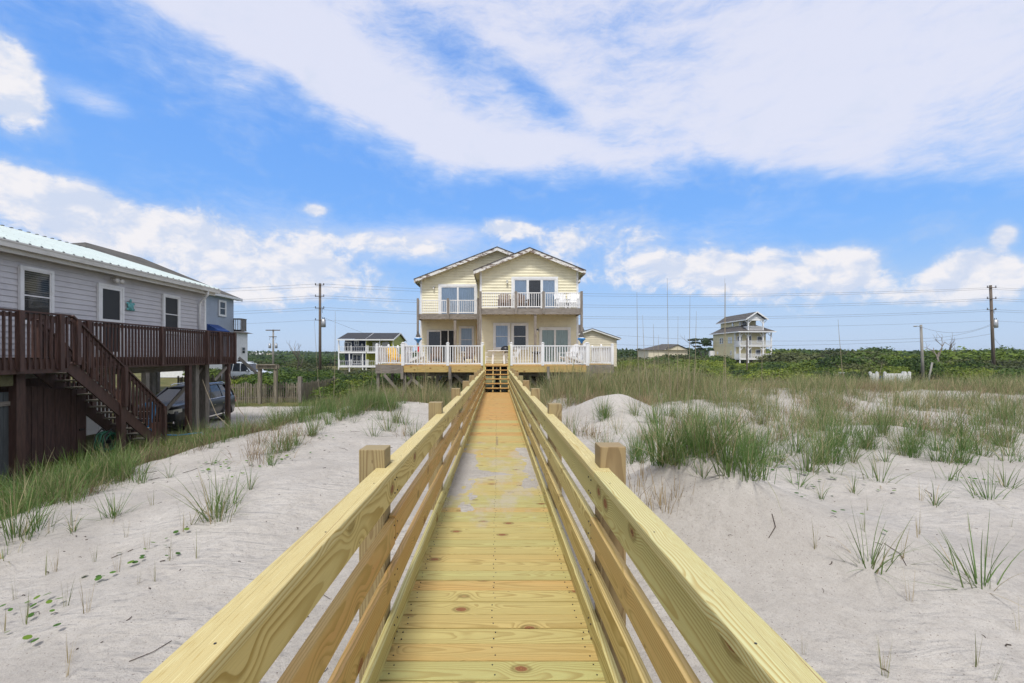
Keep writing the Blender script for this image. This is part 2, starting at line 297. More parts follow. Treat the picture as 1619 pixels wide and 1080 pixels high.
# ------------------------------------------------------------------ mesh builder
I4 = Matrix.Identity(4)
def frame(o, u, n):
    """matrix of a facade: local x runs along the wall, local y points out of it, z is up"""
    u = Vector(u).normalized(); n = Vector(n).normalized()
    return Matrix(((u.x, n.x, 0, o[0]), (u.y, n.y, 0, o[1]), (u.z, n.z, 1, o[2]), (0, 0, 0, 1)))
class MB:
    def __init__(s, M=None):
        s.v = []; s.f = []; s.mi = []; s.tone = []; s.wc = []; s.M = M or I4; s.mats = []; s.cur = 0; s.zf = None
    def use(s, m):
        if m not in s.mats: s.mats.append(m)
        s.cur = s.mats.index(m); return s
    def add(s, vs, fs, tone=None, wc=None):
        b = len(s.v); tone = random.random() if tone is None else tone
        for i, p in enumerate(vs):
            q = s.M @ Vector(p)
            if s.zf: q.z += s.zf(q.y)
            s.v.append(q); s.tone.append(tone); s.wc.append(wc[i] if wc else Vector(p))
        for f in fs: s.f.append([b+i for i in f]); s.mi.append(s.cur)
    def _wc(s, pts, axis):
        # wood coordinates: across the width, through the thickness, along the grain; flat sawn, so the pith lies behind the wide face
        o = [k for k in range(3) if k != axis]
        ext = [max(p[k] for p in pts)-min(p[k] for p in pts) for k in o]
        if ext[0] < ext[1]: o = o[::-1]
        off = Vector((random.uniform(-.045, .045), random.choice((-1, 1))*random.uniform(.035, .10)))
        sl_ = random.uniform(-.012, .012); sl2 = random.choice((-1, 1))*random.uniform(.006, .03); zo = random.uniform(0, 60)
        r = [(p[o[0]], p[o[1]], p[axis]) for p in pts]
        cx = sum(q[0] for q in r)/len(r); cy = sum(q[1] for q in r)/len(r); cz = r[0][2]
        return [Vector((q[0]-cx+off[0]+sl_*(q[2]-cz), q[1]-cy+off[1]+sl2*(q[2]-cz), q[2]-cz+zo)) for q in r]
    def box(s, x0, x1, y0, y1, z0, z1, tone=None, axis=None):
        vs = [(x, y, z) for z in (z0, z1) for y in (y0, y1) for x in (x0, x1)]
        if axis is None:
            d = (abs(x1-x0), abs(y1-y0), abs(z1-z0)); axis = d.index(max(d))
        s.add(vs, [(0, 2, 3, 1), (4, 5, 7, 6), (0, 1, 5, 4), (2, 6, 7, 3), (0, 4, 6, 2), (1, 3, 7, 5)], tone, s._wc(vs, axis)); return s
    def cbox(s, c, d, **k):
        return s.box(c[0]-d[0]/2, c[0]+d[0]/2, c[1]-d[1]/2, c[1]+d[1]/2, c[2]-d[2]/2, c[2]+d[2]/2, **k)
    def bar(s, p0, p1, w_, h_, tone=None, up=(0, 0, 1)):
        p0 = Vector(p0); p1 = Vector(p1); a = (p1-p0); L = a.length; a.normalize()
        u = Vector(up)
        if abs(a.dot(u)) > .98: u = Vector((0, 1, 0))
        sd = a.cross(u).normalized(); u = sd.cross(a)
        loc = [(x, y, z) for z in (-h_/2, h_/2) for y in (0, L) for x in (-w_/2, w_/2)]
        vs = [tuple(p0+sd*q[0]+a*q[1]+u*q[2]) for q in loc]
        s.add(vs, [(0, 2, 3, 1), (4, 5, 7, 6), (0, 1, 5, 4), (2, 6, 7, 3), (0, 4, 6, 2), (1, 3, 7, 5)], tone, s._wc(loc, 1)); return s
    def prism(s, poly, a, b, axis='y', tone=None):
        """poly: 2D outline, extruded from a to b along axis"""
        n = len(poly)
        def mk(q, t_): return {'y': (q[0], t_, q[1]), 'x': (t_, q[0], q[1]), 'z': (q[0], q[1], t_)}[axis]
        vs = [mk(q, a) for q in poly]+[mk(q, b) for q in poly]
        fs = [tuple(range(n))[::-1], tuple(range(n, 2*n))]+[(i, (i+1) % n, n+(i+1) % n, n+i) for i in range(n)]
        ax = {'y': 1, 'x': 0, 'z': 2}[axis]
        s.add(vs, fs, tone, s._wc(vs, ax)); return s
    def quad(s, *pts, tone=None):
        s.add([tuple(p) for p in pts], [tuple(range(len(pts)))], tone); return s
    def tube(s, pts, r, n=8, r2=None, cap=True, tone=None):
        pts = [Vector(p) for p in pts]; m = len(pts); vs = []; fs = []
        prev = None
        for i, p in enumerate(pts):
            a = (pts[min(i+1, m-1)]-pts[max(i-1, 0)]).normalized()
            u = prev if prev is not None else (Vector((0, 0, 1)) if abs(a.z) < .9 else Vector((1, 0, 0)))
            sd = a.cross(u).normalized(); u = sd.cross(a).normalized(); prev = u
            rr = r if r2 is None else r+(r2-r)*i/(m-1)
            if isinstance(r, (list, tuple)): rr = r[i]
            for k in range(n):
                th = 2*math.pi*k/n; vs.append(tuple(p+(sd*math.cos(th)+u*math.sin(th))*rr))
        for i in range(m-1):
            for k in range(n): fs.append((i*n+k, i*n+(k+1) % n, (i+1)*n+(k+1) % n, (i+1)*n+k))
        if cap: fs.append(tuple(range(n))[::-1]); fs.append(tuple(range((m-1)*n, m*n)))
        s.add(vs, fs, tone); return s
    def loft(s, secs, close=True, cap=True):
        n = len(secs[0]); vs = [tuple(p) for q in secs for p in q]; fs = []
        for i in range(len(secs)-1):
            for k in range(n if close else n-1): fs.append((i*n+k, i*n+(k+1) % n, (i+1)*n+(k+1) % n, (i+1)*n+k))
        if cap: fs.append(tuple(range(n))[::-1]); fs.append(tuple(range((len(secs)-1)*n, len(secs)*n)))
        s.add(vs, fs); return s
    def ball(s, c, r, n=12, m=8, sq=(1, 1, 1)):
        vs = []; fs = []
        for i in range(m+1):
            ph = math.pi*i/m
            for k in range(n):
                th = 2*math.pi*k/n
                vs.append((c[0]+r*sq[0]*math.sin(ph)*math.cos(th), c[1]+r*sq[1]*math.sin(ph)*math.sin(th), c[2]+r*sq[2]*math.cos(ph)))
        for i in range(m):
            for k in range(n): fs.append((i*n+k, (i+1)*n+k, (i+1)*n+(k+1) % n, i*n+(k+1) % n))
        s.add(vs, fs); return s
    def build(s, name, material=None, parent=None, bevel=0.0, smooth=False, label=None, local=False):
        off = Vector((0, 0, 0))
        if parent is not None and not local:
            off = parent.matrix_world.translation.copy() if False else wloc(parent)
        me = bpy.data.meshes.new(name); me.from_pydata([tuple(q-off) for q in s.v], [], s.f)
        for m_ in (s.mats or [material]): me.materials.append(m_)
        if len(s.mats) > 1: me.polygons.foreach_set('material_index', s.mi)
        at = me.attributes.new('tone', 'FLOAT', 'POINT'); at.data.foreach_set('value', s.tone)
        at = me.attributes.new('wc', 'FLOAT_VECTOR', 'POINT'); at.data.foreach_set('vector', [c for q in s.wc for c in q])
        if smooth: me.polygons.foreach_set('use_smooth', [True]*len(me.polygons))
        bmm = bmesh.new(); bmm.from_mesh(me); bmesh.ops.recalc_face_normals(bmm, faces=bmm.faces); bmm.to_mesh(me); bmm.free()
        me.update()
        o = bpy.data.objects.new(name, me); COL.objects.link(o)
        if parent is not None: o.parent = parent
        if bevel:
            bv = o.modifiers.new('edge', 'BEVEL'); bv.width = bevel; bv.segments = 2; bv.limit_method = 'ANGLE'; bv.angle_limit = R(40)
        if label: o['label'] = label
        return o
def wloc(o):
    v = Vector((0, 0, 0))
    while o is not None: v += o.location; o = o.parent
    return v
def tag(o, label, cat, group=None, kind=None):
    o['label'] = label; o['category'] = cat
    if group: o['group'] = group
    if kind: o['kind'] = kind
    return o
def thing(name, label, cat, loc=(0, 0, 0), rotz=0.0, group=None):
    o = bpy.data.objects.new(name, None); COL.objects.link(o); o.empty_display_size = .2
    o.location = loc; o.rotation_euler = (0, 0, rotz); return tag(o, label, cat, group)
def struct(o): o['kind'] = 'structure'; return o
def copy_tree(o, parent=None):
    c_ = o.copy(); COL.objects.link(c_)
    if parent is not None: c_.parent = parent
    for ch in list(o.children): copy_tree(ch, c_)
    return c_
def place(src, first, loc, rotz=0.0, label=None, scale=None):
    o = src if first else copy_tree(src)
    o.location = loc; o.rotation_euler = (0, 0, rotz)
    if label: o['label'] = label
    if scale: o.scale = (scale,)*3 if not isinstance(scale, (tuple, list)) else scale
    return o
def sst(a, b, x):
    t_ = min(1, max(0, (x-a)/(b-a))); return t_*t_*(3-2*t_)
def interp(x, xs, ys): return float(np.interp(x, xs, ys))

# ------------------------------------------------------------------ ground
def dune(x, y):
    """height of the ground, the eye being at 0; second value: how sandy it is"""
    base_l = -2.72-.33*sst(14.5, 19, y); base_r = -2.75-.25*sst(18, 60, y)
    low = base_l+(base_r-base_l)*sst(-9, -5, x)
    low += .45*sst(15, 19, y)*sst(31, 23, y)*sst(-8.5, -6, x)*sst(9.5, 7, x)
    if y > 60: low += .4*mnoise.noise((x*.02, y*.02, 3.3))
    # left edge of the dune
    xe = interp(y, [-10, 3.5, 7, 8.5, 11, 13, 14.5, 17], [-4.4, -4.5, -5.3, -4.8, -4.25, -3.4, -2.6, -1.6])
    zc = interp(y, [-10, 3, 5, 7, 8.5, 11, 12.4, 14, 17], [-1.95, -1.88, -1.74, -1.70, -1.58, -1.42, -1.36, -1.40, -1.8])
    zw = interp(y, [-10, 2, 4, 6, 8, 10, 13, 17, 19], [-1.9, -1.86, -1.70, -1.56, -1.60, -1.74, -1.85, -2.1, -2.3])
    if x < 0:
        tt = min(1, max(0, (x+.6)/(xe+.6))) if x < -.6 else 0
        z = zw+(zc-zw)*(tt*tt*(3-2*tt))
        z += .07*math.exp(-((x-xe*.55)**2)/1.2)
        top = z
        f = 1-sst(0, 3.2, xe-x)
        f *= 1-sst(13.8, 17.5, y)*sst(-.2, -1.2, x) if y > 13 else 1
        f *= 1-sst(15.5, 19.5, y)
    else:
        zr = interp(y, [-10, 2, 4, 6, 9, 12, 15, 17, 19], [-1.85, -1.80, -1.68, -1.62, -1.60, -1.48, -1.30, -1.26, -1.5])
        tt = sst(.4, 2.2, x); top = zw+(zr-zw)*tt
        top -= .22*sst(3, 14, x)*sst(13, 6, y)
        r2_ = ((x-2.15)/.62)**2+((y-4.75)/.9)**2; top += .80*math.exp(-r2_**.75*1.0) + .22*math.exp(-(((x-3.1)/.8)**2+((y-3.9)/.7)**2)) - .12*math.exp(-(((x-1.3)/.5)**2+((y-5.9)/.6)**2))
        top -= .12*math.exp(-(((x-4.0)/.8)**2+((y-5.4)/.8)**2)) + .16*math.exp(-(((x-1.9)/.8)**2+((y-6.5)/.6)**2)) - .05*mnoise.fractal((x*5, y*5, 1.7), .9, 2.0, 4)*math.exp(-r2_*.5)
        top += .16*math.exp(-(((x-5.2)/.9)**2+((y-7.6)/.6)**2)) + .18*math.exp(-(((x-8.0)/1.3)**2+((y-9.2)/.7)**2)) + .20*math.exp(-(((x-5.5)/1.6)**2+((y-12.6)/.8)**2))
        top += .55*math.exp(-(((x-2.95)/.95)**2+((y-11.3)/1.2)**2))
        top += .16*math.exp(-(((x-9.5)/3.5)**2+((y-15.5)/1.0)**2)) + .15*math.exp(-(((x-16)/3.0)**2+((y-14)/1.2)**2))
        yend = interp(x, [0, 1.5, 4, 8, 40], [14.5, 14.5, 15.5, 18.5, 19.5])
        f = 1-sst(yend, yend+4.5, y)
    if y < -8: f = f*sst(-14, -8, y)
    n = mnoise.fractal((x*.55, y*.55, .7), 1.0, 2.1, 4)*.075 + (.13*mnoise.noise((x*.42, y*.55, 8.2))*sst(2.5, 5, x)*sst(20, 16, y)*sst(4, 7, y) if x > 0 else 0) + mnoise.fractal((x*2.3, y*2.3, 4.7), .9, 2.1, 3)*.022
    nearw = min(1, max(.25, (abs(x)-.4)/1.0)) if y < 20 else 1
    z = low+(top-low)*f + n*nearw*(1 if y < 40 else 2)
    sand = f
    # sandy drive by the grey cottage
    dr = sst(-17.5, -15.5, x)*sst(-5.0, -7.5, x)*sst(18, 20, y)*sst(28.2, 26.5, y)
    sand = max(sand*(1 if f > .6 else .55), dr*.9)
    if x > 0: sand *= 1-.35*sst(12, 17, y)
    return z, sand
def gz(x, y): return dune(x, y)[0]
def axis_pts(lo, hi, step, far0, far1, gr=1.16):
    a = list(np.arange(lo, hi+1e-6, step)); s_ = step; v = hi; r_ = []
    while v < far1: s_ *= gr; v += s_; r_.append(v)
    s_ = step; v = lo; l_ = []
    while v > far0: s_ *= gr; v -= s_; l_.append(v)
    return l_[::-1]+a+r_
gx = axis_pts(-7, 13, .1, -2500, 2500); gy = axis_pts(1.0, 19.5, .1, -60, 4000)
nx, ny = len(gx), len(gy); vs = []; sd_ = []
for yy in gy:
    for xx in gx:
        z_, s_ = dune(xx, yy); vs.append((xx, yy, z_)); sd_.append(s_)
fs = [(j*nx+i, j*nx+i+1, (j+1)*nx+i+1, (j+1)*nx+i) for j in range(ny-1) for i in range(nx-1)]
me = bpy.data.meshes.new('ground'); me.from_pydata(vs, [], fs); me.materials.append(GROUND)
a_ = me.attributes.new('sand', 'FLOAT', 'POINT'); a_.data.foreach_set('value', sd_)
me.polygons.foreach_set('use_smooth', [True]*len(fs)); ground = bpy.data.objects.new('ground', me); COL.objects.link(ground); struct(ground)

# ------------------------------------------------------------------ boardwalk
DK = -1.52
def dzf(y): return -.0083*min(max(y, -3), 8.4)
XL, XR = -.556, .508; YEND = 19.6
posts_y0 = [-2.37, 0.03]+[2.434+2.4*k for k in range(6)]
bw = thing('boardwalk', 'new pressure treated timber boardwalk running over the dune to the deck stairs', 'boardwalk', (0, 0, DK))
m = MB(); m.zf = dzf; y = -2.6; i = 0
while y < YEND-.01:
    wd = .140
    near = 8.9 < y < 9.35 or 10.2 < y < 10.6 or y > 11.1
    tn = random.uniform(.75, 1) if near else (random.uniform(.0, .30) if random.random() < .72 else random.uniform(.3, .62))
    if 10.6 <= y <= 11.1: tn = .08
    jz = random.uniform(-.0015, .0015)
    m.box(XL-.03+random.uniform(-.004, .004), XR+.03+random.uniform(-.004, .004), y, min(y+wd-random.uniform(.007, .0105), YEND), DK-.038+jz, DK+jz, tone=tn, axis=0)
    y += wd
m.build('decking', DECKW, bw, bevel=.003)
m = MB(); m.zf = dzf; y = -2.6
while y < 12:
    for xx in (XL+.035, -.02, XR-.035):
        for o_ in (.035, .10):
            cx, cy = xx+random.uniform(-.012, .012), y+o_+random.uniform(-.006, .006)
            m.tube([(cx, cy, DK-.004), (cx, cy, DK+.0026)], .0042, 6)
    y += .14
m.build('deck_screws', DKMETAL, bw)['kind'] = 'stuff'
for side, xi in ((-1, XL), (1, XR)):
    m = MB(); m.zf = dzf
    for py in posts_y0:
        for z0, z1 in ((-.03, .115), (.245, .385), (.515, .655), (.755, .900)):
            for q in (.25, .75):
                for o_ in (.04, .10):
                    yy = py+o_+random.uniform(-.01, .01); zz = DK+z0+(z1-z0)*q
                    m.tube([(xi+side*.01, yy, zz), (xi-side*.0018+side*.0, yy, zz)], .0045, 6)
        for o_ in (.3, .9, 1.5, 2.1): m.tube([(xi+side*.02, py+o_, DK+.92), (xi+side*.02, py+o_, DK+.9402)], .0030, 6)
    m.build('rail_screws', DKMETAL, bw)['kind'] = 'stuff'
m = MB(); m.zf = dzf
for xx in (XL-.02, 0, XR+.02): m.box(xx-.02, xx+.02, -2.6, YEND, DK-.25, DK-.045, tone=.3, axis=1)
m.build('joist', PINE_P, bw)
posts_y = [-2.37+.0, 0.03]+[2.434+2.4*k for k in range(8)]
ROWS = [(-.03, .115), (.245, .385), (.515, .655), (.755, .900)]
for side, xi in ((-1, XL), (1, XR)):
    for k, py in enumerate(posts_y):
        m = MB(); m.zf = dzf; j = random.uniform(-.006, .006)
        xa = xi+side*.040; xb = xa+side*.138
        m.box(min(xa, xb)+j, max(xa, xb)+j, py, py+.138, DK-1.6, DK+1.048+random.uniform(-.012, .012), tone=random.random(), axis=2)
        m.build('post', PINE_P, bw, bevel=.004)
    for r_, (z0, z1) in enumerate(ROWS):
        cuts = {0: [-2.4, 1.1, 5.9, 10.7, 15.5, YEND+1.0], 1: [-2.4, 4.90, 9.7, 14.5, YEND+1.0], 2: [-2.4, 2.50, 7.3, 12.1, 16.9, YEND+1.0], 3: [-2.4, 4.90, 9.7, 14.5, YEND+1.0]}[r_]
        for a0, a1 in zip(cuts[:-1], cuts[1:]):
            m = MB(); m.zf = dzf; jz = random.uniform(-.008, .008); jx = random.uniform(0, .003)*side
            tn = {(-1, 2): .85, (-1, 1): .75, (1, 2): .55 if a0 < 0 else .1, (1, 3): .02, (-1, 3): .35, (1, 0): .15, (-1, 0): .1}.get((side, r_), random.random()*.5)
            xa, xb = xi+jx, xi+side*.038+jx
            n_ = max(1, int((a1-a0)/2.4)); ys = np.linspace(a0+.0015, a1-.0015, n_+1)
            # one board of several lengths sharing wood coordinates
            sec = [[(min(xa, xb), yy, DK+z0+jz), (max(xa, xb), yy, DK+z0+jz), (max(xa, xb), yy, DK+z1+jz), (min(xa, xb), yy, DK+z1+jz)] for yy in ys]
            vs_ = [p for q in sec for p in q]; fs_ = []
            for q in range(len(sec)-1):
                for k in range(4): fs_.append((q*4+k, q*4+(k+1) % 4, (q+1)*4+(k+1) % 4, (q+1)*4+k))
            fs_ += [(3, 2, 1, 0), tuple(range((len(sec)-1)*4, len(sec)*4))]
            m.add(vs_, fs_, tn+random.uniform(-.06, .06), m._wc(vs_, 1))
            m.build('rail_board', PINE, bw, bevel=.004)
    # the cap, notched round each post
    cuts = [-2.4, 3.66 if side < 0 else 2.36, 8.5, 13.3, YEND+1.0]
    for a0, a1 in zip(cuts[:-1], cuts[1:]):
        a0 += .0015; a1 -= .0015; inner = xi-side*.009; outer = xi+side*.088; nt = xi+side*.042
        pts = [(inner, a0)]; outl = [(outer, a0)] if not any(p-.002 < a0 < p+.14 for p in posts_y) else [(nt, a0)]
        for p in posts_y:
            if p > a0 and p+.14 < a1: outl += [(outer, p-.002), (nt, p-.002), (nt, p+.141), (outer, p+.141)]
            elif p-.002 <= a0 <= p+.14: outl += [(nt, p+.141), (outer, p+.141)]
        outl += [(outer, a1)]; poly = outl+[(inner, a1), (inner, a0)]
        # strips between breakpoints so the top is made of clean quads
        m = MB(); m.zf = dzf; ys = sorted(set([q[1] for q in outl]))
        def ow(ya, yb):
            mid = (ya+yb)/2
            return nt if any(p-.003 < mid < p+.142 for p in posts_y) else outer
        seed = m._wc([(inner, a0, 0), (outer, a1, .038)], 1); o0 = seed[0]-Vector((inner, 0, a0)); tn = random.uniform(.0, .22)
        bmm = bmesh.new(); 
        for ya, yb in zip(ys[:-1], ys[1:]):
            o_ = ow(ya, yb); vv = [(inner, ya), (o_, ya), (o_, yb), (inner, yb)]
            vs_ = [(q[0], q[1], DK+z) for z in (.901, .939) for q in vv]
            f_ = [(0, 3, 2, 1), (4, 5, 6, 7), (0, 4, 7, 3), (1, 2, 6, 5)]
            f_ += [(0, 1, 5, 4)] if ya == ys[0] else []
            f_ += [(3, 7, 6, 2)] if yb == ys[-1] else []
            m.add(vs_, f_, tn, [Vector((q[0]+o0[0]+.015*(q[1]-a0), q[2]-DK-.9+o0[1], q[1]+o0[2])) for q in vs_])
            if ya != ys[0] and abs(ow(ya, yb)-prevo) > .01:
                lo_, hi_ = sorted((nt, outer)); m.add([(lo_, ya, DK+.901), (hi_, ya, DK+.901), (hi_, ya, DK+.939), (lo_, ya, DK+.939)], [(0, 1, 2, 3)], tn, [Vector((q, 0, ya)) for q in (lo_, hi_, hi_, lo_)])
            prevo = o_
        o = m.build('rail_cap', PINE_C, bw)
        wl = o.modifiers.new('weld', 'WELD'); wl.merge_threshold = .0004
        bv = o.modifiers.new('edge', 'BEVEL'); bv.width = .005; bv.segments = 2; bv.limit_method = 'ANGLE'; bv.angle_limit = R(40)
# sand blown over the planks
def sand_sheet(name, x0, x1, y0, y1, f, step=.022):
    xs = np.arange(x0, x1+step*.5, step); ys = np.arange(y0, y1+step*.5, step); v = []; ff = []
    for yy in ys:
        for xx in xs: v.append((xx, yy, DK+dzf(yy)+f(xx, yy)))
    n_ = len(xs)
    for j in range(len(ys)-1):
        for i in range(n_-1):
            q = [j*n_+i, j*n_+i+1, (j+1)*n_+i+1, (j+1)*n_+i]
            if max(v[k][2]-DK-dzf(v[k][1]) for k in q) > -.004: ff.append(q)
    me = bpy.data.meshes.new(name); me.from_pydata(v, [], ff); me.materials.append(GROUND)
    a = me.attributes.new('sand', 'FLOAT', 'POINT'); a.data.foreach_set('value', [1.2]*len(v))
    me.polygons.foreach_set('use_smooth', [True]*len(ff)); o = bpy.data.objects.new(name, me); COL.objects.link(o); return o
def sdens(x, y):
    n = mnoise.fractal((x*2.2, y*1.1, 9.1), .8, 2.0, 5)
    l = sst(XL+.75, XL+.02, x)*sst(4.0, 5.2, y)*sst(9.4, 7.0, y)
    r = .95*sst(XR-.42, XR-.02, x)*sst(4.9, 5.7, y)*sst(8.8, 7.2, y)
    c = .42*sst(3.6, 4.6, y)*sst(6.8, 5.4, y)
    n += .35*mnoise.fractal((x*9, y*5, 2.1), .9, 2.0, 3)
    return min(.012, (max(l, r, c)+n*.55-.80)*.03)
o = sand_sheet('blown_sand', XL, XR, 3.0, 10.0, sdens); tag(o, 'thin drift of pale sand blown over the boardwalk planks', 'sand', kind='stuff')

# ------------------------------------------------------------------ stairs up to the deck
ZD = -.467                                     # floor of the sun deck
z0s = DK+dzf(20); rise = (ZD-z0s)/6
st = thing('stair_flight', 'open riser timber steps from the boardwalk up to the sun deck', 'stairs', (0, YEND, z0s))
for k in range(1, 7):
    m = MB(); yy = YEND+.02+(k-1)*.27
    m.box(XL, XR, yy, yy+.285, z0s+rise*k-.038, z0s+rise*k, tone=.9, axis=0); m.build('tread', DECKW, st, bevel=.003)
for xx in (XL+.02, XL+.37, XR-.36, XR-.02):
    m = MB(); m.bar((xx, YEND+.04, z0s-.05), (xx, YEND+1.42, z0s+rise*5.3), .038, .20, tone=.6); m.build('stringer', PINE, st)
for side, xi in ((-1, XL), (1, XR)):
    m = MB(); m.box(min(xi+side*.002, xi+side*.09), max(xi+side*.002, xi+side*.09), 20.87, 20.96, -2.3, Z(546, 20.9), tone=.0, axis=2); m.build('newel_post', PINE, st, bevel=.004)

# ------------------------------------------------------------------ helpers for buildings
def lap(m, xl, xr, z0, z1, course=.15, off=.0, dep=.038):
    """lapped boards: xl and xr give the wall's ends at each height"""
    z = z0
    while z < z1-1e-4:
        zt = min(z+course, z1)
        a, b_ = xl(z), xr(z); c_, d_ = xl(zt), xr(zt)
        if b_-a > .01:
            if d_-c_ < .005: c_ = d_ = (c_+d_)/2
            m.add([(a, off+dep, z), (b_, off+dep, z), (d_, off, zt), (c_, off, zt), (a, off-.02, z), (b_, off-.02, z)],
                  [(0, 1, 2, 3), (4, 5, 1, 0)], .5)
        z = zt
def window(parent, M, cx, z0, w_, h_, name='window', mull='h', trim=.09, back=None, curtain=None, cols=1, glass=None, trimm=None, opened=False, blind=False, fr=.04, base=.055):
    """trim frame proud of the wall, sashes, glass and what shows behind it"""
    m = MB(M); m.use(trimm or WTRIM); x0, x1 = cx-w_/2, cx+w_/2; t0 = base; t1 = base+.05
    m.box(x0-trim, x0, t0-.02, t1, z0-trim, z0+h_+trim); m.box(x1, x1+trim, t0-.02, t1, z0-trim, z0+h_+trim)
    m.box(x0, x1, t0-.02, t1+.002, z0+h_, z0+h_+trim); m.box(x0, x1, t0-.02, t1+.002, z0-trim, z0)
    f = m.build('window_frame' if name == 'window' else name, None, parent)
    m = MB(M); m.box(x0, x1, t0-.018, t0-.012, z0, z0+h_); m.build('interior', back or DARKIN, f)
    if curtain:
        m = MB(M); n = max(8, int(w_/.045)); vs = []; fs = []
        for i in range(n+1):
            xx = x0+.02+(w_-.04)*i/n; yy = t0-.004+.006*math.sin(i*1.9)
            vs += [(xx, yy, z0+.01), (xx, yy, z0+h_-.01)]
        for i in range(n):
            if curtain[1] == 'sides' and .33 < i/n < .67: continue
            fs.append((2*i, 2*i+2, 2*i+3, 2*i+1))
        m.add(vs, fs); m.build('curtain', curtain[0], f)
    if blind:
        m = MB(M)
        for i in range(int(h_*.62/.06)): m.box(x0+.01, x1-.01, t0-.01, t0+.003, z0+h_-.03-i*.06, z0+h_-.012-i*.06)
        m.build('blind', BLINDM, f)
    m = MB(M); m.use(trimm or WTRIM); cw = w_/cols
    for k in range(cols):
        a, b_ = x0+k*cw, x0+(k+1)*cw
        if opened and k == cols-1: m.box(a+.48*cw, a+.56*cw, t0+.008, t0+.035, z0, z0+h_); continue
        m.box(a, a+fr, t0+.008, t0+.035, z0, z0+h_); m.box(b_-fr, b_, t0+.008, t0+.035, z0, z0+h_)
        m.box(a+fr, b_-fr, t0+.008, t0+.034, z0, z0+fr); m.box(a+fr, b_-fr, t0+.008, t0+.034, z0+h_-fr, z0+h_)
        if mull == 'h': m.box(a+fr, b_-fr, t0+.008, t0+.038, z0+h_*.5-fr*.5, z0+h_*.5+fr*.5)
    m.build('sash', None, f)
    m = MB(M)
    for k in range(cols):
        if opened and k == cols-1: continue
        a, b_ = x0+k*cw, x0+(k+1)*cw
        m.add([(a+fr, t0+.014, z0+fr), (b_-fr, t0+.014, z0+fr), (b_-fr, t0+.014, z0+h_-fr), (a+fr, t0+.014, z0+h_-fr)], [(0, 1, 2, 3)])
    m.build('pane', glass or GLASS, f)
    return f
def wall_lamp(parent, M, x, z, dark=GALV):
    m = MB(M); m.use(dark).cbox((x, .04, z+.10), (.10, .05, .12)); m.use(dark).bar((x, .05, z+.14), (x, .16, z+.10), .03, .02)
    m.use(LAMPG).ball((x, .15, z), .065, sq=(1, 1, 1.3)); m.use(dark).cbox((x, .15, z+.095), (.11, .11, .03)); return m.build('wall_lamp', None, parent)
def railing(parent, p0, p1, h=.93, mat_=WHITE, posts=(), name='railing_section', pw=.1, ph=None, bal=.11, bw=.032, z0=.06, topw=.06, post_h=1.02, capm=True):
    """one straight railing: rails, a row of balusters and posts at fractions of its length"""
    p0 = Vector(p0); p1 = Vector(p1); L = (p1-p0).length; u = (p1-p0).normalized(); n = Vector((-u.y, u.x, 0)); M = frame(p0, (u.x, u.y, u.z), n)
    m = MB(M); m.box(0, L, -topw/2, topw/2, h-.05, h, tone=.4); m.box(0, L, -.02, .02, z0, z0+.06, tone=.5); r_ = m.build(name, mat_, parent)
    m = MB(M); k = max(2, int(L/bal)); st_ = L/k
    for i in range(k): m.box((i+.5)*st_-bw/2, (i+.5)*st_+bw/2, -bw/2, bw/2, z0+.05, h-.04)
    m.build('balusters', mat_, r_)
    for fr_ in posts:
        m = MB(M); xx = fr_*L; m.box(xx-pw/2, xx+pw/2, -pw/2, pw/2, 0, post_h, axis=2)
        if capm: m.box(xx-pw*.62, xx+pw*.62, -pw*.62, pw*.62, post_h, post_h+.025); m.prism([(xx-pw*.5, post_h+.025), (xx+pw*.5, post_h+.025), (xx, post_h+.07)], -pw*.45, pw*.45)
        m.build('railing_post', mat_, r_)
    return r_

# ------------------------------------------------------------------ the beach house
DR, DL = 28.5, 32.0; FBR, FBL = 26.8, 30.4; ZB = 2.775
bh = thing('beach_house', 'two storey pale yellow clapboard beach house with twin front gables', 'house', (0, DR, -2.4))
wx0, wx1 = X(759, DR), X(914, DR)          # right block
lx0, lx1 = X(665, DL), 5.30                # rear block
pk = (wx0+wx1)/2; pitch = .41
def eave_z(): return 5.25+.45*pitch-.12
MR = frame((0, DR, 0), (1, 0, 0), (0, -1, 0)); ML = frame((0, DL, 0), (1, 0, 0), (0, -1, 0))
ZEW = 5.32
m = MB(MR); m.use(YSIDE)
lap(m, lambda z: wx0 if z < ZEW else wx0+(z-ZEW)/pitch, lambda z: wx1 if z < ZEW else wx1-(z-ZEW)/pitch, -.75, ZEW+(wx1-wx0)/2*pitch, .185)
m.box(wx0, wx1, -9.0, -.03, -.75, ZEW-.05); m.prism([(wx0, ZEW-.05), (wx1, ZEW-.05), (pk, ZEW+(wx1-wx0)/2*pitch-.06)], -9.0, -.03)
o = m.build('wall', None, bh)
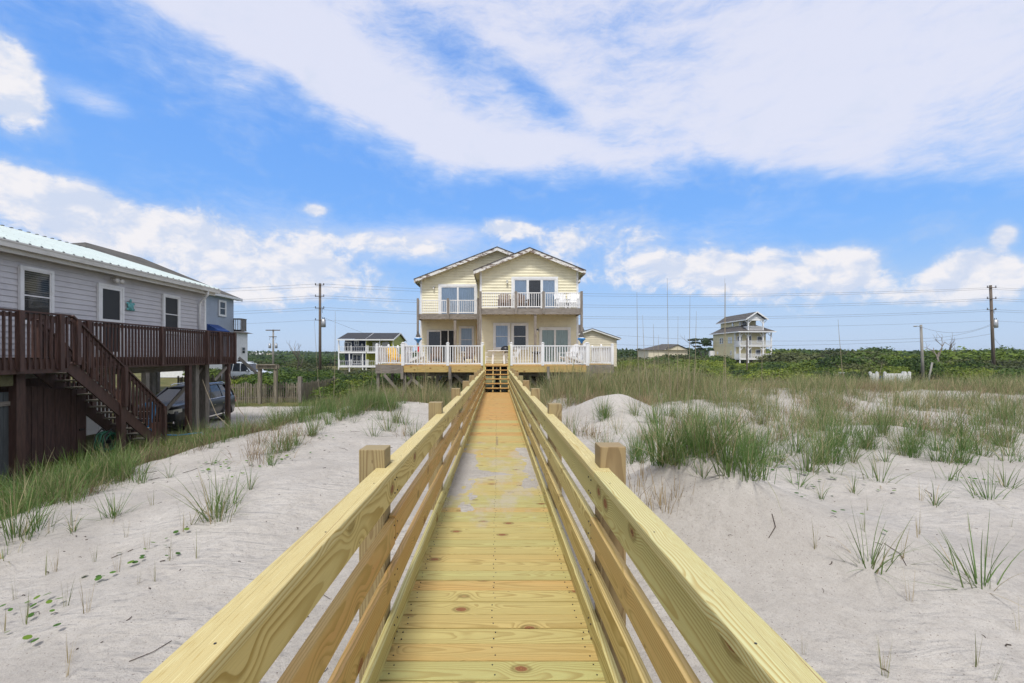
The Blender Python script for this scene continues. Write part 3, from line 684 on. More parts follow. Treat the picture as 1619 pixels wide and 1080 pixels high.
# left side wall of the right block is seen past the balcony
m = MB(ML); m.use(YSIDE); lpk = 0.0; lp = .387; LZ = 5.2+.3*lp
lap(m, lambda z: lx0 if z < LZ else lx0+(z-LZ)/lp, lambda z: lx1 if z < LZ else min(lx1, -lx0-(z-LZ)/lp), -.75, LZ+(-lx0)*lp, .185)
m.box(lx0, lx1, -11.0, -.03, -.75, LZ-.08); m.prism([(lx0, LZ-.08), (-lx0, LZ-.08), (0, LZ-lx0*lp-.08)], -11.0, -.03)
m.build('wall', None, bh)
m = MB(ML); m.box(X(753, DL), wx0-.01, .02, .045, -.1, Z(512, DL), tone=.4); m.build('repair_panel', NEWPLY, bh, label='bare unpainted boards patched into the yellow wall')
for M_, xx in ((MR, wx0), (MR, wx1), (ML, lx0)):
    m = MB(M_); sg = 1 if xx != wx1 else -1
    m.box(min(xx-.015*sg, xx+.11*sg), max(xx-.015*sg, xx+.11*sg), 0, .04, -.75, ZEW-.02 if M_ is MR else LZ-.02)
    m.build('corner_board', WTRIM, bh)
def gable_roof(parent, xc, half, zr, pit, y0, y1, th=.16, fas=PEEL, top=SHING, fh=.22):
    m = MB(); m.use(top)
    for s_ in (-1, 1):
        e = xc+s_*half; ze = zr-half*pit
        m.add([(xc, y0, zr), (e, y0, ze), (e, y1, ze), (xc, y1, zr), (xc, y0, zr-.05), (e, y0, ze-.05), (e, y1, ze-.05), (xc, y1, zr-.05)],
              [(0, 1, 2, 3), (4, 5, 6, 7), (0, 1, 5, 4), (3, 2, 6, 7), (1, 2, 6, 5)])
    r_ = m.build('roof', None, parent)
    m = MB()
    for s_ in (-1, 1):
        e = xc+s_*(half-.02); ze = zr-(half-.02)*pit
        m.prism([(xc, zr-.052), (e, ze-.052), (e, ze-.052-fh), (xc, zr-.052-fh)], y0+.03, y0+.07)
        m.box(min(e-s_*.03, e), max(e-s_*.03, e), y0+.07, y1-.05, ze-.052-fh*.9, ze-.056)
    m.build('bargeboard', fas, r_)
    m = MB()
    for s_ in (-1, 1):
        e = xc+s_*(half-.06); ze = zr-(half-.06)*pit
        m.add([(xc, y0+.07, zr-.07), (e, y0+.07, ze-.07), (e, y1-.1, ze-.07), (xc, y1-.1, zr-.07)], [(0, 1, 2, 3)])
    m.build('soffit', YSIDE, r_)
    return r_
zr_r = Z(390.5, 27.95); gable_roof(bh, pk, (X(926.3, 27.95)-X(747.5, 27.95))/2, zr_r, .405, 27.95, 38)
zr_l = Z(389.5, 31.4); gable_roof(bh, 0.0, -X(653.8, 31.4), zr_l, .387, 31.4, 43)
# gable triangles above the boards are closed by the roof; windows and doors
def px_win(M, d, p0, p1, y0, y1, **k):
    a, b_ = X(p0, d), X(p1, d); return window(bh, M, (a+b_)/2, Z(y1, d), b_-a, Z(y0, d)-Z(y1, d), **k)
px_win(MR, DR, 812, 878.5, 441.5, VY-ZB/DR*F-.2, name='sliding_door', mull=None, trim=.14, cols=3, curtain=(CURT, 'sides'), fr=.075)
px_win(MR, DR, 783, 803.5, 514, 550, name='window', curtain=(CURT, 'all'), trim=.13, fr=.04)
px_win(MR, DR, 811.5, 832, 514, 550, name='window', trim=.13, fr=.04)
px_win(MR, DR, 855.5, 899, 520.5, 573.4, name='sliding_door', mull=None, trim=.12, cols=2, curtain=(CURTG, 'all'), fr=.06)
px_win(ML, DL, 697, 751, 453.5, VY-ZB/DL*F, name='sliding_door', mull=None, trim=.17, cols=2, curtain=(CURT, 'all'), fr=.06)
px_win(ML, DL, 676.5, 719, 523, 572.3, name='sliding_door', mull=None, trim=.06, cols=2, opened=True, fr=.07)
px_win(ML, DL, 728.5, 747, 518.5, 556, name='window', trim=.12, curtain=(CURT, 'all'), fr=.04)
wall_lamp(bh, MR, X(801.8, DR), Z(447.5, DR)); wall_lamp(bh, ML, X(686, DL), Z(457, DL)); wall_lamp(bh, MR, X(849.5, DR), Z(524, DR), DKMETAL)
for xx in (lx0+.3, -2.6, 0, 2.6, 5.0):
    for yy in (DR+.4, DL+.3, 36, 40):
        if xx < wx0 and yy < DL: continue
        m = MB(); m.box(xx-.12, xx+.12, yy-.12, yy+.12, -3.2, -.96); m.build('piling', GREYW, bh)
m = MB(); m.box(lx0, lx1, DL, 43, -.95, -.75); m.box(wx0, wx1, DR, 37, -.95, -.751); m.build('floor_frame', GREYW, bh)
# balconies
def balcony(x0, x1, y0, y1, zf, ps, pd, top):
    b_ = MB(); b_.box(x0, x1, y0, y1, zf-.04, zf); fl = b_.build('balcony', GREYW, bh)
    m = MB(); m.box(x0, x1, y0-.04, y0, zf-.36, zf+.0, tone=.2); m.box(x0, x0+.04, y0, y1, zf-.34, zf-.041); m.box(x1-.04, x1, y0, y1, zf-.34, zf-.041)
    xx = x0+.4
    while xx < x1-.2: m.box(xx, xx+.04, y0, y1, zf-.24, zf-.042); xx += .4
    m.build('fascia_board', GREYW, fl)
    for p, zb in ps:
        m = MB(); xx = p; m.box(xx-.065, xx+.065, y0-.17, y0-.042, zb, top, axis=2); m.build('balcony_post', GREYW, bh)
    xs = sorted([x0+.05]+[p for p, zb in ps if zb > zf-.5 and x0+.3 < p < x1-.3]+[x1-.05])
    for a, c_ in zip(xs[:-1], xs[1:]): railing(bh, (a+.07, y0+.02, zf), (c_-.07, y0+.02, zf), h=.93, posts=(0, 1), pw=.06, post_h=.95, capm=False, bal=.125, bw=.03)
    return fl
pr = [(X(759.5, FBR), ZD), (X(815.5, FBR), ZB-.35), (X(859, FBR), ZB-.35), (X(919, FBR), ZD)]
balcony(X(757.5, FBR), X(920, FBR), FBR, DR-.02, ZB, pr, 0, Z(461, FBR))
m = MB(); m.box(X(846.5, FBR)-.07, X(846.5, FBR)+.07, FBR+.02, FBR+.16, ZD, ZB-.36); m.build('balcony_post', GREYW, bh)
pl = [(X(661, FBL), ZD), (X(708.5, FBL), ZB-.35), (X(756, FBL), ZD)]
balcony(X(659, FBL), X(757.5, FBL), FBL, DL-.02, ZB, pl, 0, Z(472, FBL))
m = MB(); m.box(X(719.3, FBL)-.085, X(719.3, FBL)+.085, FBL+.02, FBL+.18, ZD, ZB-.36); m.build('balcony_post', GREYW, bh)

# ------------------------------------------------------------------ the sun deck with its white railing
sd = thing('sun_deck', 'raised sun deck with yellow fascia boards and white vinyl railing', 'deck', (0, 21, -2.5))
dkx0, dkx1 = X(637, 21), X(929, 21); wgx0, wgx1 = X(594, 23.4), X(970, 23.4)
m = MB(); y = 21.0
while y < DR-.05:
    a, b_ = (dkx0, dkx1) if y < 23.4 else (wgx0, wgx1)
    m.box(a, b_, y, min(y+.138, DR-.05), ZD-.035, ZD, tone=random.uniform(.5, 1), axis=0); y += .142
m.box(wx0-4.3, wx0-.06, DR-.05, DL-.05, ZD-.035, ZD, tone=.8, axis=0)
m.build('deck_floor', DECKW, sd)
def fas(x0, x1, y, z1, h, mt, tn=.3):
    m = MB(); m.box(x0, x1, y-.04, y, z1-h, z1, tone=tn, axis=0); m.build('fascia_board', mt, sd)
fas(dkx0, X(710, 21), 20.99, ZD-.037, .27, PINE, .55); fas(X(713, 21), XL-.12, 20.99, ZD-.037, .27, PINE, .6)
fas(XR+.1, X(867, 21), 20.99, ZD-.037, .27, PINE, .55); fas(X(869, 21), dkx1, 20.99, ZD-.037, .27, PINE, .6)
fas(wgx0, dkx0-.02, 23.39, ZD-.01, .44, GREYW, .4); fas(dkx1+.02, wgx1, 23.39, ZD-.01, .44, GREYW, .6)
m = MB()
for xx in np.arange(wgx0+.2, wgx1, .6): m.box(xx, xx+.04, 23.42, 28.3, ZD-.27, ZD-.04)
for xx in np.arange(dkx0+.1, dkx1, .6): m.box(xx, xx+.04, 21.03, 23.4, ZD-.27, ZD-.04)
for yy in (21.6, 24.2, 27.5): m.box(dkx0+.1, dkx1-.1, yy, yy+.08, ZD-.52, ZD-.272)
m.build('joists', GREYW, sd)
sup = [(X(639, 21), 21.05), (X(712, 21), 21.05), (X(868, 21), 21.05), (X(927, 21), 21.05), (X(688, 21), 21.65), (X(822, 21), 21.65), (X(737, 21), 21.65), (X(958, 23.5), 23.5), (X(966, 23.5), 23.55), (X(597.5, 23.5), 23.5), (X(620, 25.5), 25.5), (X(946, 25.5), 25.5), (X(655, 25.5), 25.5), (X(912, 25.5), 25.5)]
for xx, yy in sup:
    m = MB(); m.box(xx-.07, xx+.07, yy, yy+.14, gz(xx, yy)-.5, ZD-.05, axis=2); m.build('support_post', GREYW, sd)
for p, q in (((607, 592, 22.6), (637, 626, 22.6)), ((641, 588, 21.2), (668, 614, 21.2)), ((925, 590, 21.2), (900, 612, 21.2)), ((962, 592, 22.8), (932, 618, 22.8)), ((715, 590, 21.3), (742, 612, 21.3)), ((826, 588, 21.8), (858, 618, 21.8)), ((738, 590, 21.9), (700, 622, 21.9)), ((622, 632, 23), (655, 596, 23))):
    m = MB(); m.bar(P(*p), P(*q), .04, .14); m.build('cross_brace', GREYW, sd)
RB = 21.03
railing(sd, (dkx0, RB, ZD), (XL-.13, RB, ZD), posts=(0, (X(708, RB)-dkx0)/(XL-.13-dkx0), 1), pw=.125, bal=.118, bw=.036)
railing(sd, (XR+.14, RB, ZD), (dkx1, RB, ZD), posts=(0, (X(858, RB)-XR-.14)/(dkx1-XR-.14), 1), pw=.125, bal=.118, bw=.036)
railing(sd, (wgx0+.05, 23.45, ZD), (dkx0-.05, 23.45, ZD), posts=(0,), pw=.125, bal=.118, bw=.036)
railing(sd, (dkx1+.05, 23.45, ZD), (wgx1-.05, 23.45, ZD), posts=(1,), pw=.125, bal=.118, bw=.036)
railing(sd, (dkx0, RB+.1, ZD), (dkx0, 23.4, ZD), pw=.1); railing(sd, (dkx1, RB+.1, ZD), (dkx1, 23.4, ZD), pw=.1)
railing(sd, (wgx0+.05, 23.55, ZD), (wgx0+.05, 28.4, ZD), posts=(.5, 1), pw=.1); railing(sd, (wgx1-.05, 23.55, ZD), (wgx1-.05, 28.4, ZD), posts=(.5, 1), pw=.1)
for xx in (X(636, 20.95), X(711.5, 20.95), X(866.5, 20.95), X(929, 20.95)):
    m = MB(); m.box(xx-.06, xx+.06, 20.86, 20.945, ZD-.62, ZD-.04, axis=2); m.build('rim_post', GREYW, sd)

# ------------------------------------------------------------------ furniture on the decks
def chair_side(name, label, cat, mt, group=None):
    """plain resin garden chair, facing local +x"""
    t_ = thing(name, label, cat, group=group)
    m = MB(); m.box(-.22, .24, -.23, .23, .40, .43); m.box(-.22, .24, -.23, .23, .36, .385); m.build('seat', mt, t_, bevel=.01)
    m = MB()
    for k in range(6):
        yy = -.20+k*.08; m.bar((-.21, yy, .40), (-.33, yy, .86), .05, .015, up=(1, 0, 0))
    m.bar((-.335, -.24, .86), (-.335, .24, .86), .03, .06); m.build('backrest', mt, t_)
    for xx, yy in ((.20, .21), (.20, -.21), (-.20, .21), (-.20, -.21)):
        m = MB(); m.bar((xx*1.15, yy, 0), (xx, yy, .40), .045, .045); m.build('leg', mt, t_)
    m = MB()
    for yy in (-.25, .25): m.box(-.26, .25, yy-.03, yy+.03, .60, .63); m.bar((.20, yy, .4), (.22, yy, .6), .04, .04)
    m.build('armrest', mt, t_); return t_
def adirondack(name, label, cat, mt, group=None):
    """low slatted armchair, facing local -y"""
    t_ = thing(name, label, cat, group=group)
    m = MB()
    for k in range(5): m.bar((-.26, -.28+k*.11, .36-k*.035), (.26, -.28+k*.11, .36-k*.035), .09, .02)
    m.build('seat', mt, t_)
    m = MB()
    for k in range(7):
        xx = -.27+k*.09; hh = .98-.0-.9*abs(xx)**1.7; m.bar((xx*.85, .20, .22), (xx*1.1, .48, hh), .075, .018, up=(0, 1, 0))
    m.bar((-.30, .31, .52), (.30, .31, .52), .02, .06); m.build('backrest', mt, t_)
    m = MB()
    for s_ in (-1, 1): m.box(s_*.33-.06, s_*.33+.06, -.34, .36, .535, .555)
    m.build('armrest', mt, t_)
    for s_ in (-1, 1):
        m = MB(); m.box(s_*.31-.04, s_*.31+.04, -.32, -.29, 0, .535); m.build('leg', mt, t_)
        m = MB(); m.bar((s_*.27, -.30, .34), (s_*.27, .46, .02), .03, .11); m.build('leg', mt, t_)
    return t_
ch = chair_side('garden_chair', 'white resin garden chair left of the table, facing right', 'chair', PLAST_W, 'white chairs at the deck table')
place(ch, True, (X(774, 26), 26.0, ZD), 0.0)
place(ch, False, (X(806, 26), 26.0, ZD), R(180), 'white resin garden chair right of the table, facing left')
place(ch, False, (X(812, 27.3), 27.3, ZD), R(200), 'white garden chair behind the railing below the dark window')
tb = thing('deck_table', 'white round garden table with broad arched legs on the sun deck', 'table', (X(788, 25.6), 25.6, ZD))
m = MB(); n = 28
m.loft([[(.62*r_*math.cos(a), .45*r_*math.sin(a), z) for a in np.linspace(0, 2*math.pi, n, endpoint=False)] for r_, z in ((.97, .70), (1, .71), (1, .735), (.97, .745))])
m.build('tabletop', PLAST_W, tb, local=True)
for xx in (-.26, .26):
    for yy in (-.2, .2):
        m = MB(); m.bar((xx*1.25, yy, 0), (xx*1.1, yy, .70), .09, .09); m.bar((xx*1.1, yy, .52), (xx*.4, yy, .70), .05, .04); m.build('leg', PLAST_W, tb, local=True)
# parts of the chairs were built at the origin: nothing to shift for them
gr = thing('kettle_grill', 'black covered grill behind the white deck table', 'grill', (X(799.5, 27.2), 27.2, ZD))
m = MB(); m.ball((0, 0, .82), .30, sq=(1, 1, .75)); m.build('lid', DKMETAL, gr, local=True, smooth=True)
for a in (0, 2.1, 4.2):
    m = MB(); m.bar((.14*math.cos(a), .14*math.sin(a), .7), (.3*math.cos(a), .3*math.sin(a), 0), .03, .03); m.build('leg', DKMETAL, gr, local=True)
bs = thing('bistro_stool', 'black round topped stool by the grey balcony post', 'stool', (X(848, 25.8), 25.8, ZD))
m = MB(); m.ball((0, 0, .62), .24, sq=(1, .9, .35)); m.build('seat', BLACK, bs, local=True, smooth=True)
for a in (.5, 2.1, 3.6, 5.2):
    m = MB(); m.bar((.12*math.cos(a), .12*math.sin(a), .58), (.2*math.cos(a), .2*math.sin(a), 0), .03, .03); m.build('leg', BLACK, bs, local=True)
ad = adirondack('adirondack_chair', 'white slatted armchair turned sideways at the left end of the sun deck', 'armchair', PLAST_W, 'slatted armchairs')
place(ad, True, (X(655, 22.3), 22.3, ZD), R(75), scale=1.15)
place(ad, False, (X(911, 22.3), 22.3, ZD), R(-75), 'white slatted armchair turned sideways at the right end of the sun deck', 1.15)
place(ad, False, (X(899, 24.0), 24.0, ZD), R(-60), 'white slatted armchair in front of the lower right sliding door', 1.1)
place(ad, False, (X(889, 27.7), 27.7, ZB), R(10), 'white slatted armchair on the right balcony, left of its pair')
place(ad, False, (X(905, 27.7), 27.7, ZB), R(-15), 'white slatted armchair in the right corner of the right balcony')
bd = adirondack('adirondack_chair', 'brown slatted armchair on the left half of the right balcony', 'armchair', BROWNCH, 'slatted armchairs')
place(bd, True, (X(797.5, 27.7), 27.7, ZB), R(0), scale=1.1)
place(bd, False, (X(824, 27.75), 27.75, ZB), R(12), 'brown slatted armchair before the left pane of the balcony door')
place(bd, False, (X(690, 30.9), 30.9, ZD), R(5), 'brown slatted armchair in front of the half open door downstairs')
place(bd, False, (X(741, 29.9), 29.9, ZD), R(-8), 'brown slatted armchair under the lower left window')
yc = adirondack('adirondack_chair', 'yellow slatted armchair behind the left wing railing', 'armchair', YELP, 'slatted armchairs')
place(yc, True, (X(623, 25.2), 25.2, ZD), R(30), scale=.95)
for k, (px, lb) in enumerate(((661, 'blue and white diamond lantern on a post at the left end of the deck'), (919.5, 'blue and white diamond lantern on a post at the right end of the deck'))):
    if k == 0:
        ln = thing('diamond_lantern', lb, 'lantern', (0, 0, 0), group='diamond lanterns on the deck posts')
        m = MB(); m.box(-.06, .06, -.06, .06, 0, 1.02); m.build('pole', GREYW, ln)
        m = MB(); z_ = 1.36
        for s_, mt in ((1, PLAST_W), (-1, AQUA)):
            m.use(mt); ring = [(.20*math.cos(a), .20*math.sin(a), z_) for a in np.linspace(0, 2*math.pi, 6, endpoint=False)]
            for q in range(6): m.add([ring[q], ring[(q+1) % 6], (0, 0, z_+s_*(.20 if s_ > 0 else .26))], [(0, 1, 2)])
        m.use(AQUA).loft([[(r_*math.cos(a), r_*math.sin(a), zz) for a in np.linspace(0, 2*math.pi, 6, endpoint=False)] for r_, zz in ((.205, z_-.03), (.215, z_), (.19, z_+.05))])
        m.build('lamp_body', None, ln)
        m = MB(); m.tube([(0, 0, z_+.12), (0, 0, z_+.42)], .14, 6, r2=.02); m.build('cap', SHING, ln); lnp = ln
    place(lnp, k == 0, (X(px, 22.9), 22.9, ZD), 0, lb, .95)
m = MB(); m.loft([[(X(661.5, 22.6)+r_*math.cos(a), 22.6+.04*math.sin(a), z) for a in np.linspace(0, 2*math.pi, 10, endpoint=False)] for r_, z in ((.05, Z(557, 22.6)), (.08, Z(556, 22.6)), (.075, Z(549, 22.6)), (.04, Z(547.5, 22.6)))])
tag(m.build('rolled_towel', REDP), 'red cloth hanging on the lantern post at the left end of the deck', 'towel')

# ------------------------------------------------------------------ the grey cottage on the left
XW, XD, XS = -12.5, -11.2, -10.2
MC = frame((XW, 0, 0), (0, 1, 0), (1, 0, 0))           # along = y, out = +x
def YW(px, xp=XW): return -xp*F/(VX-px)
gc_ = thing('grey_cottage', 'grey vinyl sided cottage on stilts with a white metal roof and a brown deck', 'house', (XW, 10, -2.9))
m = MB(MC); lap(m, lambda z: -7.0, lambda z: 19.5, -.30, 2.62, .152, dep=.024)
m.box(-7.0, 19.5, -10.4, -.02, -.32, 2.60); m.prism([(-.02, 2.60), (-10.4, 2.60), (-5.2, 4.30)], 19.46, 19.5, axis='x')
m.build('wall', GSIDE, gc_)
m = MB(MC); m.box(19.40, 19.515, -.1, .035, -.3, 2.6); m.build('corner_board', WTRIM, gc_)
m = MB(); rx0, rz0, rx1, rz1 = -12.02, 2.86, -17.7, 4.62; sl2 = (rz1-rz0)/(rx1-rx0)
for a_, b_ in (((rx0, rz0), (rx1, rz1)), ((rx1, rz1), (-23.3, rz0))):
    m.add([(a_[0], -7.3, a_[1]), (b_[0], -7.3, b_[1]), (b_[0], 19.75, b_[1]), (a_[0], 19.75, a_[1]), (a_[0], -7.3, a_[1]-.02), (b_[0], -7.3, b_[1]-.02), (b_[0], 19.75, b_[1]-.02), (a_[0], 19.75, a_[1]-.02)], [(0, 1, 2, 3), (4, 5, 6, 7), (2, 3, 7, 6), (0, 3, 7, 4)])
y = -7.2
while y < 19.7:
    m.bar((rx0-.0, y, rz0+.012), (rx1, y, rz1+.012), .05, .03); y += .305
rf = m.build('roof', MROOF, gc_)
m = MB()
y = -7.2
while y < 19.7: m.cbox((rx0+.012, y, rz0-.012), (.022, .045, .028)); m.cbox((rx1, y, rz1+.03), (.10, .06, .03)); y += .305
for y in np.arange(-7.05, 19.6, .305):
    for q in range(1, 8):
        f_ = q/8+.03; m.cbox((rx0+(rx1-rx0)*f_, y+(.1 if q % 2 else 0), rz0+(rz1-rz0)*f_+.008), (.03, .022, .01))
m.build('roof_screws', DKMETAL, rf)
m = MB(); m.box(-12.02, -11.99, -7.3, 19.7, 2.70, 2.84); m.box(-12.12, -11.99, -7.3, 19.7, 2.67, 2.70); m.box(-12.0, -11.975, -7.3, 19.7, 2.80, 2.83); m.box(-12.14, -12.115, -7.3, 19.7, 2.70, 2.82); m.box(-12.04, -11.975, 19.70, 19.72, 2.66, 2.84)
m.build('gutter', GUTTER, gc_)
m = MB(); m.box(-12.5, -12.14, -7.3, 19.6, 2.60, 2.63); m.box(-12.16, -12.13, -7.3, 19.6, 2.56, 2.72); m.build('soffit', GUTTER, gc_)
m = MB(); m.prism([(rx0, rz0-.03), (rx1, rz1-.03), (rx1, rz1-.22), (rx0, rz0-.20)], 19.62, 19.66); m.build('bargeboard', WTRIM, gc_)
ds = YW(319, -12.3)
m = MB(); m.tube([(-12.05, ds, 2.70), (-12.05, ds, 2.52), (-12.18, ds+.02, 2.40), (-12.36, ds+.04, 2.28), (-12.42, ds+.05, 2.1), (-12.42, ds+.05, 0.0)], .045, 8); m.build('downspout', WTRIM, gc_, smooth=True)
def cw(p0, p1, z0, z1, **k):
    a, b_ = YW(p0), YW(p1); return window(gc_, MC, (a+b_)/2, z0, b_-a, z1-z0, base=.04, **k)
cw(32, 77, .90, 2.28, blind=True, trim=.075, fr=.035); SCREEN = simple('insect_screen', (.022, .025, .028), .55, .15, 40); cw(257.5, 279.5, .90, 2.22, trim=.085, fr=.035, glass=SCREEN)
dr = window(gc_, MC, (YW(155)+YW(190))/2, .03, YW(190)-YW(155), 2.17, name='storm_door', trim=.07, fr=.085, base=.04, glass=SCREEN)
m = MB(MC); yy = YW(188.5); m.box(yy-.02, yy+.02, .08, .13, .82, 1.05); m.bar((yy, .14, .95), (yy-.10, .14, .95), .02, .03); m.build('handle', BLACK, dr)
m = MB(MC)
for k, yy in enumerate((YW(174), YW(181.5))):
    m.tube([(yy, .02, 2.50), (yy, .10, 2.46)], .03, 8); m.loft([[(yy+r_*math.cos(a), .10+q, 2.45+r_*math.sin(a)-q*.3) for a in np.linspace(0, 2*math.pi, 12, endpoint=False)] for r_, q in ((.03, 0), (.07, .05), (.085, .15), (.08, .17))])
m.build('flood_light', GUTTER, gc_, smooth=True)
m = MB()
for yy in (2, 6.5, 11, 15, 19.1):
    for xx in (-12.9 if yy < 14 else -12.28, -16.5, -20):
        m = MB(); m.box(xx-.13, xx+.13, yy-.13, yy+.13, gz(xx, yy)-.4, -.32); m.build('piling', GREYW, gc_)
m = MB(); m.bar((-12.28, 19.0, -.5), (-12.28, 16.9, -2.0), .05, .14); m.build('cross_brace', GREYW, gc_)
m = MB(); m.box(-12.75, -12.55, -7, 19.4, -.62, -.33, axis=1); m.build('beam', GREYW, gc_)
m = MB(); y = -6.0
while y < 13.4: m.box(-12.75+random.uniform(0, .01), -12.72, y, y+.14, -3.1, -.34, axis=2); y += .145
m.box(-20, -12.7, 13.4, 13.5, -3.1, -.34); m.build('storage_wall', BROWNW2, gc_)
# turtle shaped wall ornament
tu = thing('wall_ornament', 'turquoise sea turtle ornament hung on the grey siding right of the door', 'ornament', (XW+.06, YW(204), 1.66))
m = MB(); m.ball((0, 0, 0), .13, 14, 8, sq=(.28, 1, 1.15)); m.build('shell', TEAL, tu, local=True, smooth=True)
for a in (35, 145, 215, 325):
    m = MB(); cx_, cz_ = .15*math.cos(R(a)), .17*math.sin(R(a)); m.ball((0, cx_, cz_), .055, 8, 6, sq=(.2, 1.1, .8)); m.build('flipper', TEAL, tu, local=True)
m = MB(); m.ball((0, 0, .20), .045, 8, 6, sq=(.4, 1, 1.3)); m.build('head', TEAL, tu, local=True)
# its deck
dd = thing('brown_deck', 'dark brown stained deck with railings and stairs along the grey cottage', 'deck', (XD, 14, -2.9))
m = MB(); x = -12.44
while x < XD-.03: m.box(x, x+.13, -6, 19.38, -.085, -.05, axis=1); x += .138
m.box(XD+.0, XS, -6, 10.84, -.085, -.05); m.build('deck_floor', BROWNW, dd)
m = MB(); m.box(XD-.04, XD, 10.86, 19.4, -.36, -.052); m.box(-12.45, XD-.04, 19.36, 19.40, -.36, -.052); m.build('rim_board', BROWNW, dd)
m = MB(); m.box(XS-.04, XS, -6, 10.86, -.40, -.052); m.box(XD, XS-.04, 10.82, 10.86, -.40, -.052); m.build('rim_board', BROWNW, dd)
m = MB(); m.box(XS-.5, XS-.32, -4, 9.9, -.66, -.42, axis=1); m.build('beam', simple('green_tinged_beam', (.13, .12, .06), .8, .3, 4), dd)
def brown_rail(p0, p1, top, posts, low=-.30, step=.125):
    """flat balusters nailed to the rim under a wide cap, the slope of the run given by p0 and p1"""
    p0 = Vector(p0); p1 = Vector(p1); d = p1-p0; L = math.hypot(d.x, d.y); u = d/L; n = Vector((u.y, -u.x, 0))*.02
    m = MB(); m.bar(p0+Vector((0, 0, top)), p1+Vector((0, 0, top)), .14, .035); m.bar(p0+Vector((0, 0, top-.09)), p1+Vector((0, 0, top-.09)), .036, .085)
    r_ = m.build('railing_section', BROWNW, dd)
    m = MB(); k = int(L/step)
    for i in range(k):
        c_ = p0+u*(i+.5)*(L/k)+n
        m.bar(c_+Vector((0, 0, low)), c_+Vector((0, 0, top-.03)), .042, .036, up=(u.x, u.y, 0))
    m.build('balusters', BROWNW, r_)
    for q in posts:
        m = MB(); c_ = p0+u*q*L+n*2.5; m.bar(c_+Vector((0, 0, low-.04)), c_+Vector((0, 0, top+.0)), .10, .10, up=(u.x, u.y, 0)); m.build('railing_post', BROWNW, r_)
    return r_
brown_rail((XD, 10.9, 0), (XD, 19.4, 0), .95, (.02, .18, .50, .78, .87, .995))
brown_rail((-12.4, 19.38, 0), (XD-.05, 19.38, 0), .95, (.02, .5))
brown_rail((XS, -5.5, 0), (XS, 10.84, 0), .95, (.3, .6, .80, .93, .985))
SB = 13.95; sg_ = (-.05-(-2.62))/(SB-10.9)
brown_rail((XS, 10.9, 0), (XS, SB, -(SB-10.9)*.835), .95, (.04, .50, .98), low=-.08)
brown_rail((XD+.06, 11.0, -.08), (XD+.06, SB, -(SB-10.9)*.835), .95, (.5, .98), low=-.08)
for xx in (XS-.04, XD+.12):
    m = MB(); m.bar((xx, 10.88, -.26), (xx, SB+.1, -.26-(SB-10.78)*.835), .045, .27); m.build('stringer', BROWNW, dd)
for k in range(13):
    m = MB(); yy = 10.92+k*.235; zz = -.05-(k+1)*.19; m.box(XD+.14, XS-.08, yy, yy+.26, zz-.035, zz, tone=.6); m.build('tread', PICK, dd)
for xx, yy, mt, wd in ((XD-.12, YW(303, XD), BROWNW, .16), (XD-.42, YW(309, XD-.4), GREYW, .20), (XD-.1, YW(364, XD), BROWNW, .15), (XS-.42, YW(28, XS-.4), BROWNW, .19), (XS-.55, 7.5, BROWNW, .19), (XS-.05, YW(194, XS), BROWNW, .15), (XS-.05, YW(249, XS), BROWNW, .14)):
    m = MB(); zt = -.36 if xx < XS-.2 or yy < 10.8 else (-(yy-10.9)*.835+.3); m.box(xx-wd/2, xx+wd/2, yy-wd/2, yy+wd/2, gz(xx, yy)-.5, zt, axis=2); m.build('support_post', mt, dd)
m = MB(); m.bar((XD-.1, 19.0, -.5), (XD-.1, 18.2, -1.0), .05, .1); m.build('cross_brace', GREYW, dd)
# board screens below
pf = thing('board_screen', 'dark brown vertical board screen under the cottage stairs', 'fence', (-11.0, 11.5, -2.8))
m = MB(); y = YW(40, -10.95)
while y < YW(134, -10.95):
    w_ = .135; m.box(-10.98+random.uniform(-.01, .01), -10.95+random.uniform(-.01, .01), y, y+w_, -3.0, -.78+random.uniform(-.02, .02)-.12*(y-11), axis=2); y += w_+random.uniform(.004, .012)
m.build('boards', BROWNW2, pf)
m = MB(); m.box(-11.03, -10.99, YW(40, -10.95), YW(134, -10.95), -1.2, -1.1); m.box(-11.03, -10.99, YW(40, -10.95), YW(134, -10.95), -2.5, -2.4); m.build('rail', BROWNW2, pf)
m = MB(); m.cbox((-10.93, YW(128, -10.95), -1.95), (.03, .12, .04)); m.build('latch', DKMETAL, pf)
pg = thing('storage_door', 'weathered blue grey plank door under the cottage deck at the left edge', 'door', (-10.8, 10, -2.8))
m = MB(); y = 8.6
while y < YW(19, -10.7): m.box(-10.74, -10.70, y, y+.12, -3.0, -.80, axis=2); y += .127
m.build('planks', simple('blue_grey_planks', (.075, .085, .09), .85, .25, 3, stretch=(8, 8, .6)), pg)
m = MB(); m.box(-10.69, -10.66, 8.6, YW(19, -10.7), -1.1, -1.0); m.build('batten', GREYW, pg)
